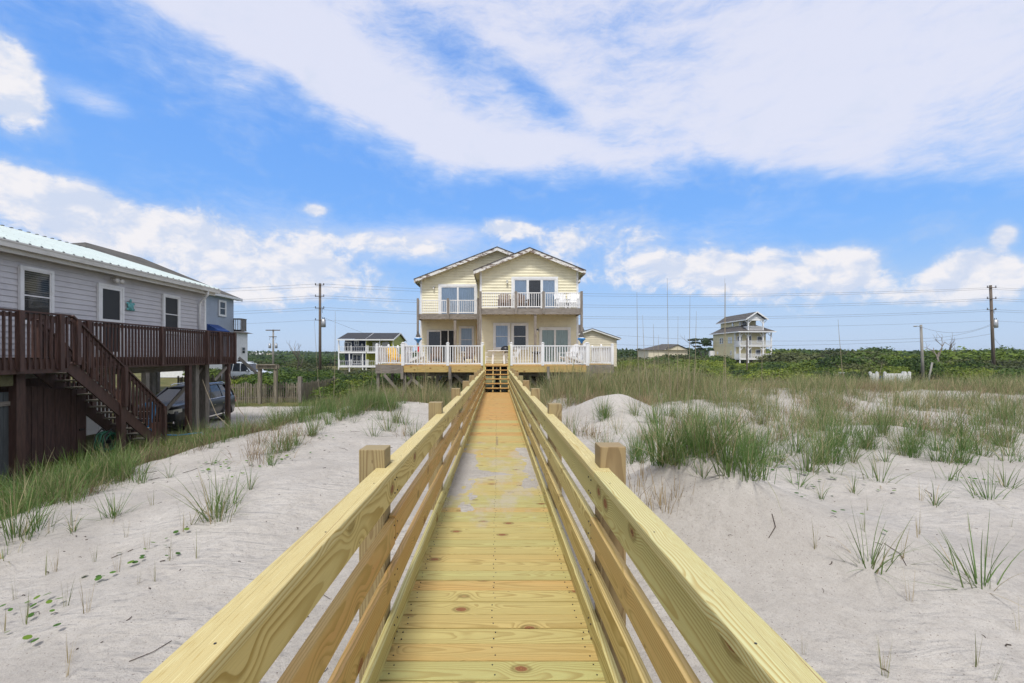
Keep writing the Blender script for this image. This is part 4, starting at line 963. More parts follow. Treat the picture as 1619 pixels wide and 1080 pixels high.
# hose reel
hr = thing('hose_reel', 'hose reel wound with dark green garden hose beside the cottage stairs', 'hose reel', (-10.45, YW(168, -10.45), -2.62))
m = MB()
for r_, k in ((.26, 0), (.24, .06), (.27, .12), (.23, .17)):
    m.tube([(k-.08+.02*math.sin(5*a), r_*math.cos(a), .32+r_*math.sin(a)) for a in np.linspace(0, 2*math.pi, 25)], .022, 6)
m.tube([(.1, .26*math.cos(a)+.05, .30+.30*math.sin(a)-.05*a) for a in np.linspace(.5, 4.5, 18)], .02, 6)
m.build('hose', GREENH, hr, local=True, smooth=True)
m = MB(); m.tube([(-.12, -.25, 0), (-.12, -.2, .5), (-.12, 0, .66), (-.12, .2, .5), (-.12, .25, 0)], .018, 6); m.tube([(.14, -.25, 0), (.14, -.2, .5), (.14, 0, .66), (.14, .2, .5), (.14, .25, 0)], .018, 6); m.tube([(-.13, 0, .32), (.16, 0, .32)], .05, 8); m.build('stand', DKMETAL, hr, local=True)
m = MB()
y0_ = YW(236, -11.6)
for j in range(3):
    m.tube([(-11.5+.05*j, y0_-.3+.13*j+.12*math.sin(t_*3+j), -1.55-1.2*t_) for t_ in np.linspace(0, 1, 12)], .022, 6)
m.tube([(-11.4, y0_-.2, -2.6), (-11.0, y0_+.5, -2.75), (-10.4, y0_+.9, -2.72), (-10.2, y0_+.6, -2.74)], .022, 6)
tag(m.build('blue_hose', BLUEP, smooth=True), 'bright blue hose hanging in strands behind the foot of the brown stairs', 'hose')
pn = thing('storage_locker', 'white storage cabinet under the grey cottage behind the stairs', 'cabinet', (-14.2, 16.2, -2.9))
m = MB(); m.box(-.9, .0, -.5, .5, 0, 1.95); m.build('cabinet_body', WHITE, pn, bevel=.01, local=True)
m = MB(); m.box(.001, .02, -.47, -.01, .05, 1.9); m.box(.001, .02, .01, .47, .05, 1.9); m.build('cabinet_door', WTRIM, pn, local=True)

# ------------------------------------------------------------------ cars
def suv(label, paint, loc, rot, group=None, scale=1.0, plate=False):
    c = thing('parked_car', label, 'car', loc, rot, group); c.scale = (scale,)*3
    def sect(y, zb, zt, wb, wm, wt):
        return [(-wb, y, zb), (-wm, y, (zb+zt)*.5-.05), (-wm*.99, y, zt-.16), (-wt, y, zt-.02), (-wt*.5, y, zt+.02), (0, y, zt+.03), (wt*.5, y, zt+.02), (wt, y, zt-.02), (wm*.99, y, zt-.16), (wm, y, (zb+zt)*.5-.05), (wb, y, zb)]
    S = [(-2.50, .42, .92, .62, .70, .58), (-2.44, .30, 1.02, .80, .86, .72), (-2.25, .26, 1.08, .90, .95, .80), (-1.9, .26, 1.12, .93, .985, .85), (-1.15, .26, 1.17, .94, .99, .88), (-.9, .26, 1.15, .94, .99, .93), (0, .26, 1.14, .94, .99, .93), (1.2, .26, 1.16, .94, .99, .93), (2.0, .28, 1.17, .93, .985, .92), (2.35, .32, 1.16, .88, .95, .88), (2.48, .40, 1.10, .80, .88, .80)]
    m = MB(); m.loft([sect(*q) for q in S]); body = m.build('body', paint, c, local=True, bevel=.012, smooth=True)
    G = [(-1.05, -1.05, 1.14, 1.16, .90, .80), (-.95, -.2, 1.14, 1.66, .91, .70), (.0, .35, 1.14, 1.72, .92, .71), (1.2, 1.2, 1.14, 1.72, .92, .71), (2.0, 1.85, 1.14, 1.68, .90, .69), (2.42, 2.12, 1.14, 1.58, .85, .66)]
    m = MB(); m.loft([[(-wb, yb, zb), (-(wb+wt)/2-.02, (yb+yt)/2, (zb+zt)/2), (-wt, yt, zt), (wt, yt, zt), ((wb+wt)/2+.02, (yb+yt)/2, (zb+zt)/2), (wb, yb, zb)] for yb, yt, zb, zt, wb, wt in G])
    m.build('window_glass', GLASSD, c, local=True, smooth=False)
    m = MB(); m.loft([[(-wt, y, z), (-wt*.8, y, z+.05), (0, y, z+.075), (wt*.8, y, z+.05), (wt, y, z)] for y, z, wt in ((-.25, 1.645, .70), (.0, 1.675, .73), (.35, 1.715, .735), (1.2, 1.72, .735), (1.85, 1.69, .72), (2.25, 1.61, .68))]); m.build('roof', paint, c, local=True, smooth=True)
    m = MB()
    for s_ in (-1, 1):
        m.bar((s_*.91, -1.05, 1.13), (s_*.715, -.22, 1.68), .06, .05); m.bar((s_*.935, .15, 1.12), (s_*.725, .30, 1.72), .07, .03)
        m.bar((s_*.935, 1.15, 1.12), (s_*.725, 1.12, 1.72), .07, .03); m.bar((s_*.92, 1.95, 1.13), (s_*.71, 1.75, 1.7), .16, .03); m.bar((s_*.86, 2.42, 1.13), (s_*.67, 2.14, 1.62), .10, .06)
    m.build('pillars', paint, c, local=True)
    m = MB()
    for s_ in (-1, 1): m.tube([(s_*.64, -.1, 1.76), (s_*.64, .1, 1.81), (s_*.64, 1.7, 1.80), (s_*.64, 1.9, 1.74)], .016, 6); m.tube([(s_*.945, -.95, 1.135), (s_*.945, 1.9, 1.15), (s_*.84, 2.05, 1.45), (s_*.77, 1.9, 1.66)], .012, 5)
    m.build('roof_rail', CHROME, c, local=True)
    for s_ in (-1, 1):
        m = MB(); m.bar((s_*.995, -1.05, .40), (s_*.995, 1.15, .40), .02, .05); m.build('side_trim', CHROME, c, local=True)
        m = MB(); m.ball((s_*1.06, -.78, 1.17), .12, 10, 8, sq=(1, .6, .75)); m.bar((s_*.93, -.78, 1.12), (s_*1.0, -.78, 1.14), .08, .06); m.build('wing_mirror', paint, c, local=True, smooth=True)
        m = MB(); m.loft([[(s_*.44, -2.525, .78), (s_*.44, -2.525, .91), (s_*.80, -2.475, .95), (s_*.80, -2.475, .80)], [(s_*.44, -2.40, .78), (s_*.44, -2.40, .91), (s_*.985, -2.22, .98), (s_*.985, -2.22, .84)]]); m.build('headlight', LAMPG, c, local=True)
        m = MB(); m.box(min(s_*.62, s_*.82), max(s_*.62, s_*.82), -2.535, -2.44, .42, .50); m.build('fog_lamp', CHROME, c, local=True)
        m = MB(); m.bar((s_*.99, .20, .86), (s_*.99, .34, .86), .03, .03); m.bar((s_*.99, 1.0, .88), (s_*.99, 1.14, .88), .03, .03); m.build('door_handle', CHROME, c, local=True)
        m = MB(); m.box(min(s_*.55, s_*.90), max(s_*.55, s_*.90), 2.43, 2.49, .80, 1.05); m.build('tail_light', REDP, c, local=True)
        for yy in (-1.52, 1.42):
            m = MB(); m.tube([(s_*.74, yy, .38), (s_*.985, yy, .38)], .385, 24); wh = m.build('wheel', RUBBER, c, local=True, bevel=.02)
            m = MB(); m.tube([(s_*.93, yy, .38), (s_*.992, yy, .38)], .27, 20)
            for k in range(5):
                a = k*1.2566; m.bar((s_*.998, yy, .38), (s_*.998, yy+.25*math.cos(a), .38+.25*math.sin(a)), .02, .07, up=(s_, 0, 0))
            m.build('rim', GALV, wh, local=True)
            m = MB(); pts = [(s_*.985, yy+.43*math.cos(a), .38+.43*math.sin(a)) for a in np.linspace(-.15, math.pi+.15, 14)]; m.tube(pts, .045, 6); m.build('wheel_arch', BLACK, c, local=True)
    m = MB(); m.box(-.44, .44, -2.505, -2.44, .66, .90)
    for k in range(5): m.box(-.42, .42, -2.515, -2.50, .68+k*.045, .695+k*.045)
    m.use(DKMETAL); m.build('grille', DKMETAL, c, local=True)
    m = MB(); m.box(-.47, .47, -2.53, -2.50, .905, .93); m.box(-.47, .47, -2.53, -2.50, .63, .65); m.build('grille_trim', CHROME, c, local=True)
    m = MB(); m.box(-.55, .55, -2.52, -2.46, .30, .46); m.build('bumper_inlet', BLACK, c, local=True)
    if plate: m = MB(); m.box(-.16, .16, -2.54, -2.50, .52, .64); m.build('number_plate', WHITE, c, local=True)
    return c
EXN = 20.6; exx, exy = -13.62, 20.05
suv('black sport utility vehicle parked beside the grey cottage stilts', CARP, (exx, exy, gz(exx, exy)+.0), R(6))
suv('steel blue car parked under the sun deck, right of the steps', CARB, (X(842, 27.5), 27.5, gz(X(842, 27.5), 27.5)), R(-4), scale=.84, plate=True)
suv('silver white car parked under the sun deck, left of the steps', CARW, (X(713, 29), 29, gz(X(713, 29), 29)), R(6), scale=.82)

# ------------------------------------------------------------------ neighbours
def hipish(parent, pts, faces, mt=SHDARK, name='roof'):
    m = MB(); m.add(pts, faces); return m.build(name, mt, parent)
h2 = thing('blue_grey_house', 'tall blue grey sided house with a mottled dark hip roof behind the cottage', 'house', (-22, 32, -3))
M2 = frame((-22, 0, 0), (0, 1, 0), (1, 0, 0))
m = MB(M2); lap(m, lambda z: 24.5, lambda z: 38, -.4, 4.75, .13, dep=.02); m.box(24.5, 38, -16, -.02, -.4, 4.74); m.prism([(-.02, 4.72), (-16, 4.72), (-8.2, 8.0)], 37.95, 38.0, axis='x'); m.build('wall', BSIDE, h2)
re_, rr = -21.6, -30.2; zr2 = 8.3
hipish(h2, [(re_, 24.0, 4.78), (re_, 38.6, 4.78), (rr, 38.6, zr2), (rr, 33.4, zr2), (-38.8, 38.6, 4.78), (-38.8, 24, 4.78), (re_, 24.0, 4.66), (re_, 38.6, 4.66), (rr, 38.6, zr2-.14)],
       [(0, 1, 2, 3), (3, 2, 4, 5), (0, 3, 5), (0, 1, 7, 6), (1, 2, 8, 7)], SHOLD)
m = MB(); m.box(-21.62, -21.56, 24.0, 38.6, 4.62, 4.80); m.prism([(re_, 4.75), (rr, zr2-.03), (rr, zr2-.22), (re_, 4.56)], 38.6, 38.66); m.box(-22.0, -21.62, 24, 38.6, 4.62, 4.66); m.build('fascia', WTRIM, h2)
def YW2(px): return 22*F/(VX-px)
window(h2, M2, YW2(350.5), 3.2, .78, 1.1, trim=.09, fr=.06)
m = MB(M2); a_, b_ = YW2(327), YW2(345); m.loft([[(a_, .0, 2.4), (a_, .0, 1.75), (a_, .9, 1.75), (a_, .9, 1.9)], [(b_, .0, 2.4), (b_, .0, 1.75), (b_, .9, 1.75), (b_, .9, 1.9)]]); m.build('awning', BLUEAW, h2)
m = MB(); m.box(-22.6, -21.4, 38.05, 38.9, 2.05, 2.15)
for yy in (38.1, 38.85):
    for k in range(9): m.box(-22.6+k*.14, -22.56+k*.14, yy-.02, yy+.02, 2.15, 3.05)
for k in range(7): m.box(-21.44, -21.40, 38.05+k*.13, 38.10+k*.13, 2.15, 3.05)
m.box(-22.6, -21.38, 38.02, 38.92, 3.05, 3.10); m.box(-22.62, -21.4, 38.05, 38.12, 2.0, 2.15); m.build('rear_balcony', GREYW, h2)
for xx in (-22.4, -25, -28):
    for yy in (25, 29, 33, 37.5): m = MB(); m.box(xx-.15, xx+.15, yy-.15, yy+.15, -3.4, -.4); m.build('piling', GREYW, h2)
m = MB(); m.bar((-21.9, 38.6, -.2), (-20.4, 41.5, -2.9), .06, .25); m.build('stair_stringer', GREYW, h2)

h3 = thing('white_house', 'narrow white stucco house wall with grey roof far behind the cottage', 'house', (-41, 70, -3))
zw_ = Z(527.5, 75); m = MB(); m.box(-50, -41.1, 64, 75, -3.1, zw_); m.build('wall', WTRIM, h3)
hipish(h3, [(-50.5, 63.5, zw_), (-40.4, 63.5, zw_), (-40.4, 75.6, zw_), (-50.5, 75.6, zw_), (-45.5, 68.5, zw_+1.6), (-45.5, 70.5, zw_+1.6)], [(0, 1, 4), (1, 2, 5, 4), (2, 3, 5), (3, 0, 4, 5)], SHING)
M3 = frame((-41.1, 0, 0), (0, 1, 0), (1, 0, 0)); window(h3, M3, 41.1*F/(VX-384.5), .3, .9, 1.0, trim=.05)
window(h3, M3, 41.1*F/(VX-377.5), -1.9, 1.0, 1.2, trim=.05)

du = thing('duplex_house', 'navy and lime green duplex with charcoal roof and white porch railings', 'house', (X(585, 78), 78, -3.4))
MD = frame((0, 78, 0), (1, 0, 0), (0, -1, 0)); D0 = 76.0
a0, a1, a2 = X(539, D0), X(578.5, D0), X(620.5, D0)
m = MB(MD); lap(m, lambda z: a0, lambda z: a1, -1.7, 2.75, .2); m.box(a0, a1, -8, -.02, -1.7, 2.75); m.build('wall', NAVY, du)
m = MB(MD); lap(m, lambda z: a1+.005, lambda z: a2, -1.7, 2.75, .2); m.box(a1+.005, a2, -8, -.02, -1.7, 2.75)
m.prism([(2.0, 2.7), (-8, 2.7), (-3, 3.85)], a2-.1, a2, axis='x'); m.box(a1+.02, a1+.12, -.0, 2.0, -1.7, 2.7); m.box(a2-.15, a2, 0, 2.0, .9, 2.7); m.build('wall', LIME, du, label='lime green right half of the walls')
m = MB()
for (x0_, x1_, dz2) in ((X(534, D0), a1, .03), (a1+.01, a2+.35, 0)):
    m.add([(x0_, 75.7, 2.72+dz2), (x1_, 75.7, 2.72+dz2), (x1_, 81, 4.0+dz2), (x0_, 81, 4.0+dz2), (x0_, 86.5, 2.7+dz2), (x1_, 86.5, 2.7+dz2)], [(0, 1, 2, 3), (3, 2, 5, 4)])
m.build('roof', SHDARK, du)
m = MB(MD)
m.box(X(534, D0), a2+.35, 2.30, 2.34, 2.50, 2.70); 
for xx in (a1, a2+.33): m.M = I4; m.bar((xx, 75.68, 2.64), (xx, 81, 3.93), .06, .2); m.bar((xx, 86.4, 2.64), (xx, 81, 3.93), .06, .2)
m.build('fascia', WTRIM, du)
for zf in (.62, -1.75):
    m = MB(); m.box(a0-.35, a2+.2, 76.0, 78, zf-.25, zf); m.build('porch_floor', WHITE, du)
    railing(du, (a0-.3, 76.06, zf), (a2+.15, 76.06, zf), h=.85, bal=.30, bw=.03, topw=.05, pw=.14, posts=(0, .22, .5, .53, .78, 1))
for px in (535, 552, 573, 578.5, 600, 620.5):
    m = MB(); m.box(X(px, D0)-.08, X(px, D0)+.08, 76.08, 76.24, -3.4, .37 if px in (573, 552) else 2.6); m.build('porch_post', WHITE, du)
def duw(p0, p1, y0, y1, **k): window(du, MD, (X(p0, 78)+X(p1, 78))/2, Z(y1, 78), X(p1, 78)-X(p0, 78), Z(y0, 78)-Z(y1, 78), trim=.10, fr=.06, **k)
duw(545.5, 555.5, 541.5, 555, cols=2, mull=None, glass=GLASSD); duw(561, 566.5, 539.5, 545.5, cols=2, mull=None); duw(558, 571, 561, 575, cols=2, mull=None, glass=GLASSD)
m = MB(MD); m.box(X(589, 78), X(600, 78), .03, .08, .65, Z(541, 78)); m.box(X(604, 78), X(615.5, 78), .03, .08, .65, Z(541, 78)); m.build('white_shutter_door', WHITE, du)
m = MB(MD); m.prism([(X(572.6, 78)-.25, 1.65), (X(572.6, 78)+.25, 1.65), (X(572.6, 78), 2.15)], .02, .1); m.build('wall_lamp', WHITE, du)

h5 = thing('cream_gable_house', 'cream gabled house just right of the beach house', 'house', (X(940, 50), 50, -3))
M5 = frame((0, 50, 0), (1, 0, 0), (0, -1, 0)); c5 = X(935.5, 50); 
m = MB(M5); lap(m, lambda z: c5-2.75 if z < 1.95 else c5-2.75+(z-1.95)/.34, lambda z: c5+2.75 if z < 1.95 else c5+2.75-(z-1.95)/.34, -1.2, 1.95+2.75*.34, .2); m.box(c5-2.75, c5+2.75, -9, -.02, -1.2, 1.95); m.build('wall', CSIDE, h5)
gable_roof(h5, c5, 3.15, Z(519, 49.6), .34, 49.6, 60, fas=WTRIM, fh=.16)
m = MB(); m.add([(4, 55, 2.0), (11, 55, 2.0), (11, 59, Z(513.5, 59)), (4, 59, Z(513.5, 59)), (4, 63, 2), (11, 63, 2)], [(0, 1, 2, 3), (3, 2, 5, 4), (1, 5, 2)]); m.build('roof', SHING, h5)
for xx in (c5-2.4, c5, c5+2.4): m = MB(); m.box(xx-.12, xx+.12, 50.2, 50.44, -3.4, -1.2); m.build('piling', GREYW, h5)

h6 = thing('low_hip_house', 'low cream bungalow with a grey roof half sunk in shrubs', 'house', (X(1058, 110), 110, -3))
xa, xb, xc_ = X(1022, 110), X(1050, 110), X(1090, 110)
m = MB(); m.box(xa+.5, xc_-.4, 110, 118, -3, Z(553.5, 110)); m.prism([(xb, Z(553.5, 110)), (xc_-.4, Z(553.5, 110)), ((xb+xc_)/2, Z(546, 110))], 109.5, 110.5); m.build('wall', CSIDE, h6)
hipish(h6, [(xa, 109.6, 1.3), (xb, 109.6, 1.3), (X(1047, 114), 114, Z(544, 114)), ((xb+xc_)/2, 114, Z(544, 114)), (xa, 118.4, 1.3), (xc_, 118.4, 1.3), ((xb+xc_)/2, 109.2, Z(544.5, 110)), (xc_, 109.2, 1.3), (xb, 109.2, 1.3)],
       [(0, 1, 3, 2), (0, 2, 4), (2, 3, 5, 4), (6, 7, 5, 3), (6, 3, 8)], SHING)

h7 = thing('three_storey_house', 'tall buttery yellow three storey house with stacked white porches', 'house', (X(1180, 104), 104, -3.4))
x0, x1 = 52.2, 59.0; M7 = frame((0, 100, 0), (1, 0, 0), (0, -1, 0)); M7s = frame((x0, 0, 0), (0, 1, 0), (-1, 0, 0))
m = MB(); m.box(x0, x1, 100, 110, -.7, 5.05); m.M = M7s; lap(m, lambda z: 100, lambda z: 110, -.7, 5.05, .18, off=.02, dep=.02)
m.M = M7; lap(m, lambda z: x0, lambda z: x1-1.6, -.7, 5.05, .18, off=.02, dep=.02); m.build('wall', CSIDE2, h7)
m = MB(); m.box(x0, x0+.25, 99.93, 99.97, -.7, 5); m.box(x0-.05, x0-.02, 99.98, 100.2, -.7, 5); m.build('corner_board', WHITE, h7)
for zf in (-.62, 2.2, 5.35):
    xa, xb = (x0, x1+.15) if zf < 5 else (54.0, 57.4)
    m = MB(); m.box(xa, xb, 97.9, 100, zf-.3, zf); m.build('porch_floor', WHITE, h7)
    railing(h7, (xa+.05, 97.95, zf), (xb-.05, 97.95, zf), h=1.0, bal=.2, bw=.07, pw=.16); railing(h7, (xa+.05, 98.0, zf), (xa+.05, 99.9, zf), h=1.0, bal=.2, bw=.07)
for xx, zt in ((x0+.1, 4.9), (54.1, 7.8), (57.3, 7.8), (x1+.05, 4.9)):
    m = MB(); m.box(xx-.11, xx+.11, 98.02, 98.24, -3.3, zt)
    for zz in [q for q in (1.9, 4.85, 7.7) if q <= zt+.1]:
        for s_ in (-1, 1):
            if (xx < 53 and s_ < 0) or (xx > 59 and s_ > 0): continue
            m.bar((xx, 98.1, zz-.9), (xx+s_*.75, 98.1, zz-.05), .1, .12)
    m.build('porch_post', WHITE, h7)
e = 5.15
hipish(h7, [(x0-.6, 97.4, e), (x1+.7, 97.4, e), (x1+.7, 110.6, e), (x0-.6, 110.6, e), (54.3, 101, 6.75), (57.4, 101, 6.75), (57.4, 109, 6.75), (54.3, 109, 6.75), (x0-.6, 97.4, e-.15), (x1+.7, 97.4, e-.15), (x1+.7, 110.6, e-.15), (x0-.6, 110.6, e-.15)],
       [(0, 1, 5, 4), (1, 2, 6, 5), (2, 3, 7, 6), (3, 0, 4, 7), (8, 9, 10, 11), (0, 1, 9, 8), (3, 0, 8, 11)], SHING)
m = MB(); m.box(54.0, 57.4, 101, 110, 5.9, 7.75); m.build('upper_storey_wall', CSIDE2, h7)
m = MB(); m.box(x0-.63, x1+.73, 97.36, 97.4, e-.2, e+.02); m.box(x0-.64, x0-.6, 97.4, 110.6, e-.2, e+.02); m.build('fascia', WHITE, h7)
hipish(h7, [(53.3, 97.5, 7.75), (55.7, 97.5, 9.4), (58.1, 97.5, 7.75), (53.3, 111, 7.75), (55.7, 111, 9.4), (58.1, 111, 7.75)], [(0, 1, 4, 3), (1, 2, 5, 4)], SHING)
m = MB(); m.prism([(53.9, 7.75), (57.5, 7.75), (55.7, 9.0)], 98.0, 98.1); m.bar((53.3, 97.48, 7.68), (55.7, 97.48, 9.33), .06, .25); m.bar((58.1, 97.48, 7.68), (55.7, 97.48, 9.33), .06, .25); m.box(53.9, 57.5, 97.98, 98.1, 7.5, 7.75); m.box(53.28, 53.33, 97.5, 111, 7.55, 7.76); m.build('gable_trim', WHITE, h7)
def w7(px, z, wd, hh):
    yy = x0*F/(px-VX); window(h7, M7s, yy, z, wd, hh, trim=.1, fr=.05)
for px in (1139.5, 1142.7, 1153, 1156.5): w7(px, 2.75, .55, 1.25)
for px in (1129.6, 1135): w7(px, .35, .45, .45)
w7(1156.3, .15, .4, .8)
for px in (1170.8, 1158.8): 
    yy = 54.0*F/(px-VX); window(h7, frame((54.0, 0, 0), (0, 1, 0), (-1, 0, 0)), yy, 6.75, .5, .6, trim=.1)
for xx, zf, wd in ((55.3, 2.3, .9), (57.6, 2.9, 1.0), (53.2, 2.9, .9), (55.2, -.5, 1.0), (57.3, 0, 1.0), (54.8, 5.5, .9)):
    yy = 100 if zf < 5 else 101; window(h7, frame((0, yy, 0), (1, 0, 0), (0, -1, 0)), xx, zf, wd, 2.0 if zf in (2.3, -.5, 5.5) else 1.2, trim=.1)
for xx in (53, 56, 58.8):
    for yy in (100.5, 105, 109.5): m = MB(); m.box(xx-.15, xx+.15, yy, yy+.3, -3.4, -.7); m.build('piling', GREYW, h7)
m = MB(); m.box(x0-1.1, x0-.05, 109.2, 110, -3, 1.1); m.build('side_annex', WHITE, h7)
# tiny houses far away on the left
for k, (px, py, wd, mt, lb) in enumerate(((423, 556, 6, 'CSIDE', 'tiny sand coloured house on the far wooded horizon'), (402, 557, 8, 'WTRIM', 'tiny white roofed house on the far wooded horizon'))):
    d = 330; hh = thing('distant_house', lb, 'house', (X(px, d), d, Z(566, d)))
    m = MB(); wd = 9; m.box(-wd/2, wd/2, 0, 8, -3, 2.6); m.prism([(-wd/2, 2.6), (wd/2, 2.6), (0, 4.6)], 0, 8); m.build('wall', CSIDE if k == 0 else WTRIM, hh, local=True)
    m = MB(); m.add([(-wd/2-.5, -.5, 2.5), (0, -.5, 4.9), (0, 8.5, 4.9), (-wd/2-.5, 8.5, 2.5), (wd/2+.5, -.5, 2.5), (wd/2+.5, 8.5, 2.5)], [(0, 1, 2, 3), (1, 4, 5, 2)]); m.build('roof', SHING if k == 0 else WTRIM, hh, local=True)
    m = MB(); m.box(-2.5, -1, -.1, -.02, .2, 1.8); m.box(1, 2.5, -.1, -.02, .2, 1.8); m.build('window_row', GLASSD, hh, local=True)

# van roof beyond the cottage
vn = suv('pale van parked beyond the cottage deck corner', CARW, (X(393, 44), 44, -3.05), R(80), scale=1.0); vn.scale = (1.0, .9, 1.35)

# ------------------------------------------------------------------ fences, gate and poles on the left
def picket(name, label, pts, h, step, wd, mt=PICK, solid=False, post=2.4):
    t_ = thing(name, label, 'fence', (pts[0][0], pts[0][1], gz(pts[0][0], pts[0][1])))
    mp = MB(); mr = MB(); posts = []
    for (xa, ya), (xb, yb) in zip(pts[:-1], pts[1:]):
        L = math.hypot(xb-xa, yb-ya); k = max(1, int(L/step)); u = Vector(((xb-xa)/L, (yb-ya)/L, 0)); nrm = Vector((-u.y, u.x, 0))
        for i in range(k):
            q = (i+.5)/k; c_ = Vector((xa+(xb-xa)*q, ya+(yb-ya)*q, 0)); zz = gz(c_.x, c_.y); hh = h*random.uniform(.93, 1.04)
            tl = Vector((random.uniform(-.03, .03), random.uniform(-.03, .03), 0))
            mp.bar(c_+Vector((0, 0, zz-.05)), c_+tl+Vector((0, 0, zz+hh)), .02, wd*random.uniform(.85, 1.1), up=u)
        for zz in (.25*h, .78*h):
            mr.bar(Vector((xa, ya, gz(xa, ya)+zz))+nrm*.04, Vector((xb, yb, gz(xb, yb)+zz))+nrm*.04, .035, .07)
        k = max(1, int(L/post))
        for i in range(k+1): posts.append((xa+(xb-xa)*i/k+nrm.x*.1, ya+(yb-ya)*i/k+nrm.y*.1))
    mp.build('pickets', mt, t_); mr.build('rail', mt, t_)
    for q in posts:
        m = MB(); zz = gz(*q); m.box(q[0]-.05, q[0]+.05, q[1]-.05, q[1]+.05, zz-.3, zz+h+.08, axis=2); m.build('fence_post', GREYW, t_)
    return t_
picket('picket_fence', 'weathered gappy picket fence along the sandy drive, left of the thick post', [(-19.5, 29.0), (X(473, 29.5), 29.5)], 1.25, .115, .07)
picket('stockade_fence', 'weathered picket fence running back toward the duplex', [(X(476, 30), 30.0), (X(530, 35), 35), (X(600, 45), 45)], 1.30, .10, .085)
picket('picket_fence', 'faded grey picket fence behind the timber gate frame', [(-27, 38.5), (X(440, 40), 40)], 1.25, .14, .10)
m = MB(); q = (X(474.5, 29), 29); zz = gz(*q); m.box(q[0]-.11, q[0]+.11, q[1]-.11, q[1]+.11, zz-.3, Z(595.5, 29), axis=2); tag(m.build('gate_post', GREYW), 'thick weathered square post at the right end of the picket fence', 'post')
gf = thing('garden_gate', 'weathered timber gate arch standing at the picket fence', 'gate', (X(424, 28.6), 28.6, -3.05))
for px in (411, 436):
    m = MB(); xx = X(px, 28.6); m.box(xx-.09, xx+.09, 28.5, 28.7, -3.4, Z(582, 28.6), axis=2); m.build('gate_leg', PICK, gf)
m = MB(); m.box(X(407, 28.6), X(440, 28.6), 28.42, 28.5, Z(583, 28.6), Z(577.5, 28.6), axis=0); m.box(X(407, 28.6), X(440, 28.6), 28.7, 28.78, Z(583, 28.6), Z(577.5, 28.6), axis=0); m.box(X(409, 28.6), X(438, 28.6), 28.3, 28.9, Z(577.4, 28.6), Z(576, 28.6)); m.build('lintel', PICK, gf)

# utility poles
def insul(m, x, y, z, n=1):
    for k in range(n): m.tube([(x, y, z+k*.1), (x, y, z+.07+k*.1)], .055, 8)
def pole(name, label, x, y, ztop, zb, lean=0.0, mt=POLEW, arms=(), r0=.17, trans=None, arml=.5):
    t_ = thing(name, label, 'utility pole', (x, y, zb))
    m = MB(); m.tube([(x+lean, y, zb-.5), (x, y, ztop)], r0, 12, r2=r0*.72); m.build('pole', mt, t_, smooth=True)
    for z in arms:
        m = MB(); m.box(x-arml, x+arml, y-.16, y-.08, z-.03, z+.03); a = m.build('crossarm', POLEW, t_)
        m = MB(); insul(m, x-arml+.05, y-.12, z+.03, 2); insul(m, x+arml-.05, y-.12, z+.03, 2); m.build('insulator', DKMETAL, a, smooth=True)
    if trans:
        for (ox, z) in trans:
            m = MB(); m.tube([(x+ox, y-.1, z-.45), (x+ox, y-.1, z-.42), (x+ox, y-.1, z+.40), (x+ox, y-.1, z+.46)], [.20, .24, .24, .1], 12); tr_ = m.build('transformer', GALV, t_, smooth=True)
            m = MB(); m.tube([(x+ox-.1, y-.1, z+.4), (x+ox-.1, y-.1, z+.62)], .03, 6); m.tube([(x+ox+.1, y-.1, z+.4), (x+ox+.1, y-.1, z+.62)], .03, 6); m.tube([(x+ox*.9+.12*math.cos(a), y-.1, z+1.35+.26*math.sin(a)) for a in np.linspace(.6, 4.2, 10)], .022, 5); m.build('bushing', DKMETAL, tr_)
    return t_
XP1, XP2 = X(506, 50), X(1566, 50)
P1 = pole('utility_pole', 'tall brown power pole with transformer between the cottage and the beach house', XP1, 50, Z(448, 50), -3.3, mt=POLEW, arms=(Z(451, 50), Z(469, 50), Z(487.5, 50), Z(506, 50)-.02), trans=((.42, Z(511, 50)),))
P2 = pole('utility_pole', 'tall slightly leaning power pole with transformer at the right edge', XP2, 50, Z(451, 50), -3.1, lean=.45, arms=(Z(455, 50), Z(472.5, 50), Z(490, 50)), trans=((.42, Z(512, 50)),), arml=.5)
p3 = pole('utility_pole', 'small distant pole with a crossarm above the left scrub', X(432, 88), 88, Z(521, 88), -3.5, mt=POLEG, arms=(), trans=((-.62, Z(547, 88)), (.62, Z(547, 88))), r0=.2)
m = MB(); m.box(X(421, 88), X(443.5, 88), 87.75, 87.87, Z(523, 88), Z(521.5, 88)); m.box(X(426, 88), X(438, 88), 87.75, 87.87, Z(533, 88), Z(532, 88)); m.build('crossarm', POLEW, p3)
lp_ = thing('street_lamp', 'short grey lamp pole standing in the scrub on the right', 'street lamp', (X(1457, 48), 48, -3.1))
m = MB(); m.tube([(X(1460, 48), 48, -3.4), (X(1456, 48), 48, Z(513.5, 48))], .15, 10, r2=.11); m.build('pole', POLEG, lp_, smooth=True)
m = MB(); m.tube([(X(1456, 48), 47.9, Z(517, 48)), (X(1446, 48), 47.8, Z(515.5, 48))], .03, 6); m.build('lamp_arm', GALV, lp_)
m = MB(); m.ball((X(1444.5, 48), 47.8, Z(516, 48)), .15, 10, 6, sq=(1.5, .8, .5)); m.build('lamp_head', GALV, lp_, smooth=True)
for px, y0_, y1_, tilt in ((1470, 606, 573, 4), (1051, 0, 0, 0)):
    if px > 1060: m = MB(); m.tube([P(px-4, y0_+6, 40), P(px+tilt, y1_, 40)], .07, 8); tag(m.build('bare_stake', POLEG, smooth=True), 'bleached leaning stake just right of the lamp pole', 'stake')
m = MB(); m.tube([P(1241.5-60.5, 566, 60), P(1181, 535, 60)], .09, 8); m.tube([P(1181, 600, 60), P(1181, 565, 60)], .09, 8); tag(m.build('dark_post', POLEW), 'dark slim post standing in front of the three storey house', 'post')
